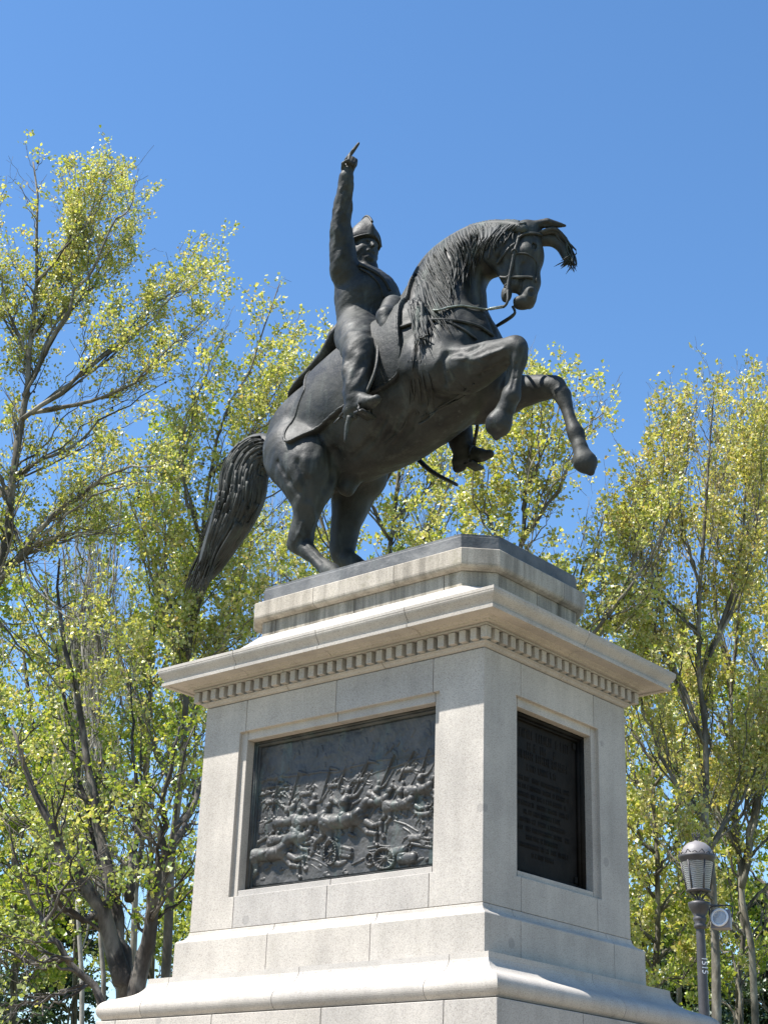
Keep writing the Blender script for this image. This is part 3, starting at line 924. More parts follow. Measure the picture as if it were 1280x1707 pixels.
# far hind leg
H.chain([A4(590, 815, 0.34, 0.185), A4(584, 845, 0.34, 0.150), A4(577, 872, 0.32, 0.118), A4(572, 900, 0.31, 0.098), A4(569, 925, yf, 0.098)], 0.06)
Q0 = np.array(at(572, 928, yf)); Q1 = np.array([-0.52, yf, 6.60]); Q2 = np.array([-0.38, yf, 6.49])
H.chain([(*Q0, 0.092), (*(Q0 * 0.65 + Q1 * 0.35), 0.066), (*(Q0 * 0.3 + Q1 * 0.7), 0.062), (*Q1, 0.080)], 0.035)
H.cone(Q1, 0.078, Q2, 0.062, 0.03); H.cone(Q2, 0.085, Q2 + np.array([0.10, 0, -0.05]), 0.115, 0.03)
# sheath and groin, muscle masses
H.ell(at(590, 775, 0.0), (0.17, 0.10, 0.11), k=0.08)
H.cone(at(585, 800, 0.0), 0.085, at(578, 815, -0.02), 0.075, 0.05)
H.ell(at(720, 600, -0.45), (0.16, 0.10, 0.24), k=0.10)
H.ell(at(800, 605, -0.40), (0.15, 0.07, 0.06), k=0.06)
H.cone(at(752, 640, -0.40), 0.05, at(800, 612, -0.42), 0.035, 0.06)
# flat soles on the plinth
s_ = H._win(np.array([-2.1, -0.9, 6.2]), np.array([0.5, 0.9, 6.6]))
if s_ is not None:
    sl_, X_ = s_
    H.D[sl_] = np.maximum(H.D[sl_], (ZS - 0.004) - X_[..., 2])
def hit(px, py, fld, lift=0.0, y0=-1.4, y1=1.2):
    """where the line of sight of a surveyed pixel meets the sculpted surface"""
    ys = np.arange(y0, y1, 0.006)
    d = CF + CR * (px - 640.0) / FPX - CU * (py - 853.5) / FPX
    P = CAM + d * ((ys - CAM[1]) / d[1])[:, None]
    i = np.round((P - fld.lo) / fld.h).astype(int)
    ok = np.all((i >= 0) & (i < fld.n), axis=1)
    v = np.full(len(ys), 1.0)
    v[ok] = fld.D[tuple(i[ok].T)]
    k = np.argmax(v < lift) if np.any(v < lift) else int(np.argmin(v))
    return P[k]
def groove(pts, r, k=0.05, lift=0.0, sub=True):
    P_ = [hit(x, y, H, lift) for x, y in pts]
    for p_, q_ in zip(P_[:-1], P_[1:]):
        if np.linalg.norm(p_ - q_) < 0.5: H.cone(p_, r, q_, r, k, sub=sub)
groove([(742, 598), (748, 625), (760, 645), (785, 655)], 0.016, 0.05)                # behind the forearm
groove([(770, 585), (745, 590), (735, 610), (738, 640)], 0.014, 0.06)
groove([(820, 565), (800, 575), (772, 590)], 0.014, 0.05)
groove([(700, 560), (694, 600), (697, 640), (705, 670)], 0.012, 0.07)                # shoulder blade
groove([(800, 625), (825, 612), (845, 600)], 0.010, 0.03)
groove([(560, 752), (556, 790), (545, 815)], 0.022, 0.06)                            # flank and stifle
groove([(497, 770), (508, 800), (512, 830)], 0.014, 0.06)                            # hamstring groove
groove([(463, 770), (480, 800), (496, 822)], 0.010, 0.05)
groove([(520, 870), (516, 888), (508, 902)], 0.008, 0.02)
groove([(507, 908), (520, 924), (534, 938)], 0.009, 0.02)
groove([(860, 606), (857, 630), (853, 650)], 0.007, 0.018)
groove([(826, 500), (815, 530), (825, 555)], 0.012, 0.05)
groove([(770, 430), (782, 460), (790, 500)], 0.014, 0.08)                            # neck furrow
groove([(838, 410), (832, 430), (838, 448)], 0.010, 0.03)                            # behind the jowl
groove([(872, 440), (868, 465), (866, 485)], 0.008, 0.03)
for pts in ([(640, 700), (620, 735), (590, 760)], [(665, 690), (650, 725), (625, 755)], [(690, 690), (680, 715), (660, 745)]):
    groove(pts, 0.010, 0.07)
groove([(792, 600), (815, 592), (838, 582)], 0.012, 0.03, 0.006, False)              # raised veins and sinews
groove([(755, 600), (775, 598), (800, 604), (820, 612)], 0.008, 0.02, 0.004, False)
groove([(505, 872), (498, 890), (492, 902)], 0.010, 0.02, 0.004, False)
groove([(520, 845), (524, 866), (514, 892)], 0.010, 0.03, 0.004, False)
HV, HQ = H.mesh(1)
# modelling marks of the sculptor's hand
def lump(V, amp, f, seed):
    r_ = np.random.default_rng(seed)
    out = np.zeros(len(V))
    for _ in range(14):
        k_ = r_.normal(size=3) * f
        out += np.sin(V @ k_ + r_.uniform(0, 6.28))
    return amp * out / 3.7
def vnormals(V, Q):
    n = np.zeros_like(V)
    fn = np.cross(V[Q[:, 2]] - V[Q[:, 0]], V[Q[:, 3]] - V[Q[:, 1]])
    for c_ in range(4): np.add.at(n, Q[:, c_], fn)
    return n / (np.linalg.norm(n, axis=1, keepdims=True) + 1e-12)
HV = HV + vnormals(HV, HQ) * (lump(HV, 0.006, 9, 1) + lump(HV, 0.003, 24, 2))[:, None]
horse = link('horse', mesh_np('horse', HV, HQ), M['bronze'], st)

def strap(pts, w, fld=None, lift=0.012, flat=0.35, n=None, sides=8):
    Pp = np.array([hit(x, y, fld or H, lift) for x, y in pts])
    b = Bag()
    b.tube(Pp, w, n=n or max(12, len(pts) * 5), sides=sides)
    return b
# ---- shabrack: the trunk's surface lifted a little, cut along a drawn outline
def shell(poly, y_side, lo, hi, inset=None):
    """closed sheet over TRUNK inside a polygon drawn in (x, z)"""
    G = Field(H.lo, H.lo + (np.array(H.D.shape) - 1) * H.h, H.h)
    n0 = tuple(slice(0, min(a, b)) for a, b in zip(G.D.shape, TRUNK.shape))
    T = np.full(G.D.shape, 1.0, np.float32); T[n0] = TRUNK[n0]
    ax = G.lo[0] + G.h * np.arange(G.D.shape[0]); az = G.lo[2] + G.h * np.arange(G.D.shape[2])
    X, Z = np.meshgrid(ax, az, indexing='ij')
    def sd(poly):
        poly = np.asarray(poly, float); d = np.full(X.shape, 1e9); s = np.ones(X.shape)
        for i in range(len(poly)):
            a, b = poly[i], poly[i - 1]
            ex, ez = b[0] - a[0], b[1] - a[1]; wx, wz = X - a[0], Z - a[1]
            t = np.clip((wx * ex + wz * ez) / (ex * ex + ez * ez), 0, 1)
            d = np.minimum(d, (wx - ex * t) ** 2 + (wz - ez * t) ** 2)
            c1 = Z >= a[1]; c2 = Z < b[1]; c3 = ex * wz > ez * wx
            s = np.where((c1 & c2 & c3) | (~c1 & ~c2 & ~c3), -s, s)
        return s * np.sqrt(d)
    P2 = sd(poly)
    if inset is not None: P2 = np.maximum(P2, -(P2 + inset))
    G.D = np.maximum(np.maximum(T - hi, lo - T), P2[:, None, :]).astype(np.float32)
    return G
yc = -0.50
edge_px = [(668, 522), (675, 575), (674, 608), (664, 630), (640, 648), (612, 662), (571, 684), (530, 714), (505, 738), (493, 746), (486, 738), (486, 716), (494, 682), (506, 650)]
poly = [at(x, y, yc)[[0, 2]] for x, y in edge_px]
poly = [tuple(p) for p in spline(np.array(poly), 40)] + [(-1.30, 9.2), (-0.9, 9.5), (-0.02, 9.5)]
G = shell(poly, yc, -0.05, 0.034)
V_, Q_ = G.mesh(2)
shab = link('shabrack', mesh_np('shabrack', V_, Q_), M['bronze'], st)
for ins, hi in ((0.028, 0.045),):
    G2 = shell(poly, yc, -0.02, hi, ins)
    V_, Q_ = G2.mesh(2)
    link('piping', mesh_np('piping', V_, Q_), M['bronze'], shab)

# ---- rider: one continuous body
R = Field((-1.10, -0.95, 7.62), (0.55, 0.85, 10.95), 0.0105)
pel = np.array([-0.62, 0, 9.02])
R.ell(pel, (0.25, 0.30, 0.20), k=0.08)
tilt = np.array([[math.cos(0.06), 0, math.sin(0.06)], [0, 1, 0], [-math.sin(0.06), 0, math.cos(0.06)]])
R.chain([(-0.66, 0, 9.06, 0.215), (-0.675, 0, 9.24, 0.205), (-0.68, 0, 9.42, 0.232), (-0.685, 0, 9.57, 0.225)], 0.08, 1.34)
R.ell((-0.60, -0.02, 9.44), (0.22, 0.31, 0.25), k=0.10)                                   # chest
R.cone((-0.69, -0.29, 9.63), 0.120, (-0.69, 0.29, 9.63), 0.120, 0.10)                      # shoulders
R.cone((-0.70, -0.01, 9.68), 0.105, (-0.71, -0.02, 9.88), 0.096, 0.06)                     # neck and stock
R.cone((-0.70, -0.01, 9.76), 0.120, (-0.705, -0.01, 9.82), 0.110, 0.02)                     # collar
# head: looks ahead and a little to his right
fo = np.array([0.93, -0.33, 0.06]); fo /= np.linalg.norm(fo)
up = np.array([-0.03, 0, 1.0]); up -= fo * (up @ fo); up /= np.linalg.norm(up)
sd_ = np.cross(fo, up)
FR = np.stack([fo, sd_, up], 1)
hd = np.array([-0.735, -0.03, 10.03])
def fp(f, s, u): return hd + fo * f + sd_ * s + up * u
R.ell(hd, (0.150, 0.118, 0.165), FR, 0.04)
R.ell(fp(0.045, 0, -0.085), (0.100, 0.092, 0.110), FR, 0.05)
R.ell(fp(0.112, 0, -0.152), (0.042, 0.044, 0.034), FR, 0.02)                               # chin
R.cone(fp(0.142, 0, 0.026), 0.016, fp(0.186, 0, -0.046), 0.023, 0.012)                      # nose
for s in (-1, 1):
    R.cone(fp(0.132, s * 0.025, 0.038), 0.018, fp(0.108, s * 0.078, 0.034), 0.017, 0.02)   # brow
    R.ell(fp(0.128, s * 0.046, 0.004), (0.026, 0.028, 0.020), FR, 0.015, sub=True)
    R.ell(fp(0.112, s * 0.046, 0.006), (0.021, 0.022, 0.017), FR, 0.008)                   # eye
    R.ell(fp(0.085, s * 0.075, -0.045), (0.045, 0.032, 0.035), FR, 0.03)                   # cheek
    R.ell(fp(-0.005, s * 0.120, -0.020), (0.034, 0.018, 0.048), FR, 0.012)                 # ear
    R.cone(fp(0.035, s * 0.112, 0.0), 0.024, fp(0.055, s * 0.098, -0.085), 0.026, 0.02)    # side whisker
R.cone(fp(0.148, -0.034, -0.088), 0.012, fp(0.148, 0.034, -0.088), 0.012, 0.012)           # lips
R.cone(fp(0.160, -0.036, -0.100), 0.006, fp(0.160, 0.036, -0.100), 0.006, 0.006, sub=True)
R.ell(fp(-0.06, 0, 0.02), (0.115, 0.122, 0.130), FR, 0.03)                                 # hair at the back
# right arm raised, index finger pointing up
sh = at(573, 452, -0.34); el = at(568, 372, -0.50); wr = at(578, 294, -0.60)
R.chain([(*sh, 0.120), (*(sh * 0.5 + el * 0.5), 0.088), (*el, 0.078)], 0.07)
R.chain([(*el, 0.078), (*(el * 0.55 + wr * 0.45), 0.074), (*wr, 0.058)], 0.04)
R.cone(wr - (wr - el) * 0.20, 0.072, wr - (wr - el) * 0.02, 0.070, 0.012)                  # cuff
R.cone(wr, 0.046, at(581, 284, -0.605), 0.046, 0.02)
ha = (at(584, 271, -0.61) - wr); ha /= np.linalg.norm(ha)
hx = np.cross(ha, np.array([-0.65, 0.76, 0.0])); hx /= np.linalg.norm(hx)                   # across the knuckles, to the right of the view
hy = np.cross(hx, ha)
def hq(u, x, y): return wr + ha * u + hx * x + hy * y
R.ell(hq(0.105, 0.0, 0.0), (0.060, 0.030, 0.066), np.stack([hx, hy, ha], 1), 0.02)          # palm
tip = at(598, 239, -0.635)
kn = hq(0.155, 0.042, 0.0)
mid_ = kn * 0.45 + tip * 0.55
R.cone(kn, 0.024, mid_, 0.0195, 0.012); R.cone(mid_, 0.0195, tip, 0.0150, 0.006)             # index
for x, l in ((0.014, 0.165), (-0.018, 0.158), (-0.047, 0.143)):                             # three curled fingers
    a_, b_, c_, d_ = hq(l - 0.018, x, 0.004), hq(l + 0.016, x, -0.036), hq(l - 0.034, x * 0.95, -0.062), hq(l - 0.052, x * 0.9, -0.030)
    R.cone(a_, 0.0205, b_, 0.0200, 0.006); R.cone(b_, 0.0195, c_, 0.0180, 0.005); R.cone(c_, 0.0175, d_, 0.0160, 0.005)
R.cone(hq(0.055, 0.050, -0.012), 0.024, hq(0.100, 0.062, -0.046), 0.020, 0.012); R.cone(hq(0.100, 0.062, -0.046), 0.019, hq(0.126, 0.030, -0.072), 0.016, 0.006)   # thumb
# left arm bent, hand with the reins over the withers
shl = np.array([-0.70, 0.32, 9.60]); ell_ = np.array([-0.56, 0.50, 9.22]); wl_ = np.array([-0.20, 0.20, 9.26])
R.chain([(*shl, 0.125), (*(shl * 0.5 + ell_ * 0.5), 0.100), (*ell_, 0.090)], 0.07)
R.chain([(*ell_, 0.090), (*(ell_ * 0.5 + wl_ * 0.5), 0.084), (*wl_, 0.066)], 0.04)
hl = np.array([-0.12, 0.12, 9.27])
R.cone(wl_, 0.048, hl, 0.05, 0.02)
for k_ in range(4):
    b0 = hl + np.array([0.035 - 0.004 * k_, -0.02, 0.045 - 0.03 * k_])
    R.cone(b0, 0.021, b0 + np.array([0.035, -0.045, -0.004]), 0.020, 0.006); R.cone(b0 + np.array([0.035, -0.045, -0.004]), 0.019, b0 + np.array([-0.015, -0.070, -0.006]), 0.017, 0.006)
R.cone(hl + np.array([0.0, -0.02, 0.055]), 0.022, hl + np.array([0.05, -0.06, 0.062]), 0.017, 0.008)
# legs astride
for s, kx in ((-1, at(600, 586, -0.60)), (1, np.array([-0.10, 0.60, 8.46]))):
    hipj = np.array([-0.60, s * 0.20, 8.99])
    an = at(592, 668, -0.67) if s < 0 else np.array([0.0, 0.64, 7.93])
    R.chain([(*hipj, 0.210), (*(hipj * 0.5 + kx * 0.5), 0.170), (*kx, 0.128)], 0.08)
    R.chain([(*kx, 0.128), (*(kx * 0.6 + an * 0.4), 0.118), (*(kx * 0.25 + an * 0.75), 0.100), (*an, 0.084)], 0.05)
    fd = np.array([0.97, s * 0.12, 0.02]); fd /= np.linalg.norm(fd)
    he = an + np.array([-0.045, 0, -0.085]); 
    R.cone(an, 0.082, he, 0.066, 0.03); R.cone(he, 0.062, an + fd * 0.19 + np.array([0, 0, -0.085]), 0.058, 0.04)
    R.cone(an + fd * 0.05, 0.066, an + fd * 0.19 + np.array([0, 0, -0.080]), 0.055, 0.03); R.cone(an + fd * 0.19 + np.array([0, 0, -0.085]), 0.055, an + fd * 0.27 + np.array([0, 0, -0.088]), 0.042, 0.02)
    R.cone(he + np.array([-0.03, 0, -0.055]), 0.045, he + np.array([0.03, 0, -0.055]), 0.045, 0.012)
RV, RQ = R.mesh(2)
# cloth folds: shallow ripples pressed into sleeves, coat and trousers
def unit_(v): return v / np.linalg.norm(v)
def ripple(V, a, b, amp, wav, ph=0.0):
    a, b = np.asarray(a), np.asarray(b); ba = b - a; L = np.linalg.norm(ba); u = ba / L
    t = (V - a) @ u
    q = V - a - np.clip(t, 0, L)[:, None] * u
    d = np.linalg.norm(q, axis=1)
    wgt = np.clip(1 - (d / 0.26) ** 2, 0, 1) * np.clip(t / 0.08, 0, 1) * np.clip((L - t) / 0.05, 0, 1)
    nrm = q / (d[:, None] + 1e-9)
    e = np.array([0.5, 0.8, 0.3]); sk = q @ e * 1.6
    e1_ = unit_(np.cross(u, np.array([0.3, 0.5, 0.8]))); e2_ = np.cross(u, e1_)
    an_ = np.arctan2(q @ e2_, q @ e1_)
    fold = np.sin(an_ * 4 + t * wav * 0.55 + ph) + 0.7 * np.sin(an_ * 7 - t * wav * 0.8 + 1 + ph) + 0.6 * np.sin(t * wav + an_ * 2 + ph)
    fold = np.sign(fold) * np.abs(fold) ** 0.8
    return V + nrm * (amp * wgt * fold)[:, None]
RV = RV + vnormals(RV, RQ) * (lump(RV, 0.0035, 16, 5) + lump(RV, 0.002, 40, 6))[:, None]
RV = ripple(RV, sh, el, 0.0045, 27); RV = ripple(RV, el, wr - (wr - el) * 0.22, 0.0045, 31, 2); RV = ripple(RV, (-0.66, 0, 9.08), (-0.68, 0, 9.55), 0.003, 20)
RV = ripple(RV, (-0.60, -0.2, 8.95), at(600, 586, -0.60), 0.008, 24); RV = ripple(RV, at(600, 600, -0.6), at(592, 660, -0.67), 0.009, 22, 1)
rider = link('rider', mesh_np('rider', RV, RQ), M['bronze'], st)
rider['label'] = 'bronze rider in uniform with right arm raised and finger pointing'
# hat: bicorne worn fore and aft
nU, nS = 31, 24
def hat_pt(u, a, sc_=1.0):
    # bicorne worn fore and aft: two tall brims folded up against the crown, meeting in a ridge
    hgt = 0.315 * (1 - abs(u - 0.12) ** 2.0 / 1.25) + 0.012
    wid = 0.150 * (1 - abs(u) ** 2.4) + 0.010
    top = max(0.0, math.sin(a)); bot = max(0.0, -math.sin(a)); c_ = math.cos(a)
    x = wid * c_ * (1 + 0.10 * math.sin(math.pi * top) - 0.86 * top ** 2.2) * sc_
    return fp((0.185 if u > 0 else 0.240) * u - 0.01, x, 0.062 + 0.030 * abs(u) ** 2 + hgt * top - 0.012 * bot)
V = [hat_pt(-1 + 2 * i / (nU - 1), 2 * math.pi * j / nS) for i in range(nU) for j in range(nS)]
F = [(i * nS + j, i * nS + (j + 1) % nS, (i + 1) * nS + (j + 1) % nS, (i + 1) * nS + j) for i in range(nU - 1) for j in range(nS)]
F += [tuple(range(nS))[::-1], tuple((nU - 1) * nS + j for j in range(nS))]
hat = link('hat', mesh_py('hat', V, F, True), M['bronze'], rider)
b = Bag()
for a_ in (math.pi * 0.5,):
    b.tube([hat_pt(u, a_) for u in np.linspace(-0.96, 0.96, 15)], 0.013, n=40, sides=6)
for sgn in (0.0, math.pi):
    b.tube([hat_pt(u, sgn) for u in np.linspace(-0.97, 0.97, 15)], 0.011, n=40, sides=6)
b.tube([hat_pt(0.3, math.pi - 0.05, 1.06), hat_pt(0.3, math.pi - 0.45, 1.06), hat_pt(0.25, math.pi - 0.9, 1.06)], 0.016, n=10, sides=6)
link('hat_braid', b.mesh('hat_braid'), M['bronze'], hat)
# sash, epaulettes, coat tails
def ringtube(c, rx, ry, z, r, n=28, dz=0.0):
    a = np.linspace(0, 2 * np.pi, n)
    return np.stack([c[0] + rx * np.cos(a), c[1] + ry * np.sin(a), z + dz * np.cos(a)], -1)
b = Bag()
for z, rr in ((9.175, 0.026), (9.215, 0.028), (9.255, 0.024)):
    Pq = ringtube((-0.672, 0), 0.212, 0.280, z, rr, dz=0.03)
    b.add(*tubes(Pq[None], np.full((1, len(Pq)), rr), 8, False))
link('sash', b.mesh('sash'), M['bronze'], rider)
b = Bag()
for pts_, w_ in (([(598, 441), (612, 447), (627, 455), (641, 468), (650, 485)], 0.020), ([(600, 447), (618, 458), (632, 474), (640, 496)], 0.010)):
    b.tube([hit(x, y, R, 0.008) for x, y in pts_], w_, n=24, sides=7)
link('lapel', b.mesh('lapel'), M['bronze'], rider)
T = Field((-1.75, -0.62, 8.3), (-0.25, 0.62, 9.35), 0.014)
for s in (-1, 1):
    T.chain([(-0.78, s * 0.14, 9.08, 0.075), (-0.90, s * 0.17, 8.88, 0.060), (-1.06, s * 0.19, 8.755, 0.048), (-1.25, s * 0.20, 8.665, 0.036), (-1.42, s * 0.20, 8.565, 0.022)], 0.04, 2.6)
V_, Q_ = T.mesh(2)
link('coat_tail', mesh_np('coat_tail', V_, Q_), M['bronze'], rider)
# sword scabbard at the far side, stirrups, spur
b = Bag()
b.tube([at(668, 726, 0.62), at(690, 757, 0.62), at(718, 785, 0.64), at(761, 808, 0.66)], [0.040, 0.042, 0.040, 0.026], sides=10, flat=0.6)
b.tube([at(690, 757, 0.62), at(694, 762, 0.62)], [0.052, 0.052], sides=10)
link('scabbard', b.mesh('scabbard'), M['bronze'], rider)
for s in (-1, 1):
    b = Bag()
    a0 = (at(592, 668, -0.67) if s < 0 else np.array([0.0, 0.64, 7.93])) + np.array([0.12, 0, -0.10])
    ang = np.linspace(-0.35, math.pi + 0.35, 14)
    arch = np.stack([a0[0] + 0 * ang, a0[1] + 0.085 * np.cos(ang), a0[2] - 0.03 + 0.155 * np.sin(ang)], -1)
    b.add(*tubes(arch[None], np.full((1, 14), 0.013), 6))
    v, f = box_vf(a0[0] - 0.05, a0[0] + 0.05, a0[1] - 0.09, a0[1] + 0.09, a0[2] - 0.085, a0[2] - 0.062)
    b.add(v, f)
    b.tube([a0 + np.array([0, 0, 0.125]), a0 + np.array([0.06, -s * 0.06, 0.42]), np.array([-0.10, s * 0.50, 8.75])], [0.016, 0.018, 0.018], sides=6)
    link('stirrup', b.mesh('stirrup'), M['bronze'], st)
b = Bag()
h0 = at(583, 692, -0.67)
b.tube([h0 + np.array([0.04, -0.07, 0.03]), h0 + np.array([-0.09, -0.02, 0.0]), h0 + np.array([0.04, 0.07, 0.03])], 0.012, sides=6)
b.tube([h0 + np.array([-0.09, -0.02, 0.0]), h0 + np.array([-0.15, -0.03, -0.05])], 0.010, sides=6)
b.tube([at(584, 694, -0.72), at(578, 715, -0.72), at(575, 738, -0.72)], [0.03, 0.022, 0.008], sides=6)
link('spur', b.mesh('spur'), M['bronze'], rider)
# holster and pommel of the saddle
S_ = Field((-0.8, -0.75, 8.3), (0.35, 0.75, 9.5), 0.014)
for s in (-1, 1):
    S_.cone((-0.12, s * 0.28, 9.07), 0.11, (-0.05, s * 0.43, 8.86), 0.10, 0.04)
    S_.cone((-0.05, s * 0.44, 8.86), 0.105, (-0.02, s * 0.47, 8.76), 0.07, 0.02)
    S_.cone((-0.03, s * 0.48, 8.78), 0.055, (0.0, s * 0.50, 8.55), 0.035, 0.02)
S_.cone((-0.2, -0.2, 9.10), 0.09, (-0.2, 0.2, 9.10), 0.09, 0.06); S_.cone((-0.95, -0.2, 8.98), 0.1, (-0.95, 0.2, 8.98), 0.1, 0.06)
S_.ell((-0.55, 0, 8.92), (0.42, 0.36, 0.13), k=0.06)
V_, Q_ = S_.mesh(2)
link('saddle', mesh_np('saddle', V_, Q_), M['bronze'], st)

# ---- mane, forelock, tail: locks of hair
rg = np.random.default_rng(11)
def lock_bag(b, path, w0, w1, flat=0.55, sides=6, n=14, wav=0.012):
    P_ = spline(np.asarray(path, float), n)
    t = np.linspace(0, 1, n)
    ph = rg.uniform(0, 6.28, 3)
    P_ = P_ + wav * np.stack([np.sin(7 * t + ph[0]), np.sin(6 * t + ph[1]), np.sin(8 * t + ph[2])], -1) * t[:, None]
    r_ = (w0 + (w1 - w0) * t) * (0.55 + 0.45 * np.sin(np.pi * np.clip(t * 1.15 + 0.25, 0, 1)))
    r_[-1] *= 0.25
    b.add(*tubes(P_[None], r_[None], sides, True, flat))
crest_px = [(682, 516), (688, 480), (695, 452), (708, 429), (726, 408), (752, 388), (786, 370), (820, 363), (850, 363), (872, 368)]
crest = np.array([at(x, y + 3, -0.03) for x, y in crest_px])
cs = spline(crest, 60)
b = Bag()
K = Field((-0.5, -0.5, 8.4), (1.3, 0.35, 10.05), 0.014)
K.chain([(*(p - np.array([0, 0, 0.075])), 0.040) for p in crest[1:]], 0.05)
V_, Q_ = K.mesh(1); b.add(V_, Q_)
for i in range(300):                                  # hair combed over the near side of the neck
    t = rg.uniform(0, 1)
    c = cs[int(t * 59)]
    u = rg.uniform(0.25, 1.0)
    px0, py0 = np.interp(t, np.linspace(0, 1, len(crest_px)), [q[0] for q in crest_px]), np.interp(t, np.linspace(0, 1, len(crest_px)), [q[1] for q in crest_px])
    ln = (0.30 + 0.70 * u) * np.interp(t, [0, 0.25, 0.6, 1], [60, 125, 95, 45])
    dx, dy = np.interp(t, [0, 0.3, 0.7, 1], [16, 34, -2, -24]), 1.0
    dirx = np.interp(t, [0, 0.3, 0.6, 0.85, 1], [0.18, 0.42, 0.10, -0.35, -0.75]) + rg.normal(0, 0.08)
    diry = math.sqrt(max(0.1, 1 - min(0.85, dirx * dirx)))
    path = [c + np.array([0, 0.07, -0.045]), c + np.array([0.0, 0.02, -0.006])]
    for f_ in (0.16, 0.4, 0.7, 1.0):
        q = hit(px0 + dirx * ln * f_ + 5 * math.sin(f_ * 4.5 + t * 9), py0 + 5 + diry * ln * f_, H, 0.010 + 0.014 * rg.random())
        if abs(q[1] - path[-1][1]) > 0.3: break
        path.append(q)
    if len(path) >= 5: lock_bag(b, path, rg.choice([0.022, 0.032, 0.046]), 0.010, wav=0.006, n=18, flat=0.42)
for i in range(26):                                   # long forelock of the mane hanging before the saddle
    x0, y0 = 690 + rg.uniform(-6, 12), 505 + rg.uniform(-10, 8)
    path = [hit(x0 + 16 * f_ * 0.6 + 3 * math.sin(i + 4 * f_), y0 + f_ * rg.uniform(55, 72), H, 0.03 + 0.03 * rg.random()) for f_ in (0, 0.3, 0.6, 0.85, 1.0)]
    if max(abs(path[k][1] - path[k + 1][1]) for k in range(4)) < 0.25: lock_bag(b, path, 0.034, 0.012)
mane = link('mane', b.mesh('mane'), M['bronze_hair'], horse)
b = Bag()
FL = Field((0.7, -0.5, 8.7), (2.0, 0.9, 9.9), 0.0125)
FL.chain([(*hp(0.07, 0.18), 0.05), (*hp(0.05, 0.30), 0.048), (*hp(0.12, 0.38), 0.045), (*hp(0.22, 0.42), 0.040), (*hp(0.32, 0.45), 0.018)], 0.03)
V_, Q_ = FL.mesh(1); b.add(V_, Q_)
for i in range(34):                                   # forelock blown forward from between the ears
    s = rg.uniform(-0.085, 0.085)
    e = rg.uniform(0.86, 1.0)
    lock_bag(b, [hp(0.06, 0.18, s), hp(0.0 + 0.015 * rg.normal(), 0.30, s * 1.2), hp(0.09, 0.39 + 0.02 * rg.normal(), s), hp(0.22 * e + 0.03, 0.45 + 0.02 * rg.normal(), s * 0.8), hp(0.40 * e, 0.49 + rg.normal() * 0.02 - (0.10 if i % 3 == 0 else 0), s * 0.9)], 0.036, 0.014, wav=0.003, flat=0.5)
link('forelock', b.mesh('forelock'), M['bronze_hair'], horse)
TL = Field((-3.0, -0.45, 6.8), (-1.5, 0.45, 8.65), 0.016)
tc = [(448, 752, 0.0, 0.15), (425, 760, 0.0, 0.19), (408, 790, 0.0, 0.235), (402, 830, 0.0, 0.235), (386, 870, 0.0, 0.20), (366, 910, 0.0, 0.155), (350, 945, 0.0, 0.10), (338, 968, 0.0, 0.03)]
TL.chain([(*at(x, y, yy), r_) for x, y, yy, r_ in tc], 0.05, 0.8)
V_, Q_ = TL.mesh(2)
b = Bag(); b.add(V_, Q_)
tcl = spline(np.array([[x, y] for x, y, _, _ in tc]), 40)
twd = np.interp(np.linspace(0, 1, 40), np.linspace(0, 1, len(tc)), [q[3] for q in tc]) / 0.0058
for i in range(190):
    k0 = int(rg.uniform(0, 24)); ln = int(rg.uniform(10, 18))
    off = rg.uniform(-0.95, 0.95)
    path = []
    for k_ in np.linspace(k0, min(39, k0 + ln), 6).astype(int):
        tx, ty = tcl[min(39, k_ + 1)] - tcl[max(0, k_ - 1)]
        nn = math.hypot(tx, ty) + 1e-9
        q = tcl[k_] + np.array([-ty, tx]) / nn * off * twd[k_] * 0.95
        path.append(hit(q[0], q[1], TL, 0.002 + 0.014 * rg.random()))
    if max(np.linalg.norm(path[k_] - path[k_ + 1]) for k_ in range(5)) < 0.4: lock_bag(b, path, rg.uniform(0.026, 0.046), 0.010, wav=0.010, flat=0.42)
for i in range(60):                                   # loose ends of the tail
    e = rg.uniform(-1, 1)
    y0 = rg.uniform(-0.12, 0.12)
    path = [at(384 + 22 * e, 868 + 6 * e, y0), at(362 + 22 * e, 910, y0), at(344 + 21 * e, 948 - 4 * abs(e), y0), at(330 + 21 * e + rg.normal() * 3, 984 - 16 * max(e, 0) + rg.normal() * 4, y0)]
    lock_bag(b, path, 0.040, 0.012, wav=0.02)
for i in range(16):                                   # tuft that stands off the back edge
    path = [at(375, 825, -0.05), at(356, 855 + i, -0.08), at(343, 878 + 1.6 * i, -0.08), at(331 + i * 0.4, 905 + rg.normal() * 6, -0.06)]
    lock_bag(b, path, 0.034, 0.010)
link('tail', b.mesh('tail'), M['bronze_hair'], horse)

# ---- bridle, reins, harness cords
b = Bag()
def onhead(pts, w, lift=0.010):
    Pp = np.array([hit(x, y, H, lift) for x, y in pts]); b.tube(Pp, w, n=len(pts) * 5, sides=6)
onhead([(868, 374), (866, 388), (862, 404), (857, 420), (853, 440), (849, 460), (846, 480), (845, 492)], 0.017)
onhead([(862, 404), (850, 412), (838, 426), (828, 440)], 0.013)
onhead([(833, 462), (842, 463), (852, 462), (866, 462), (880, 462), (888, 463)], 0.014)
onhead([(862, 398), (874, 390), (890, 389), (903, 392)], 0.013)
onhead([(857, 422), (880, 424), (896, 440), (893, 470)], 0.008)
for q in ((857, 420), (848, 464), (845, 478), (845, 492)):
    c = hit(q[0], q[1], H, 0.012)
    a = np.linspace(0, 2 * np.pi, 13)
    ringp = c[None] + 0.024 * (np.cos(a)[:, None] * CR + np.sin(a)[:, None] * CU)
    b.add(*tubes(ringp[None], np.full((1, 13), 0.007), 6, False))
bit0 = hit(846, 484, H, 0.012)
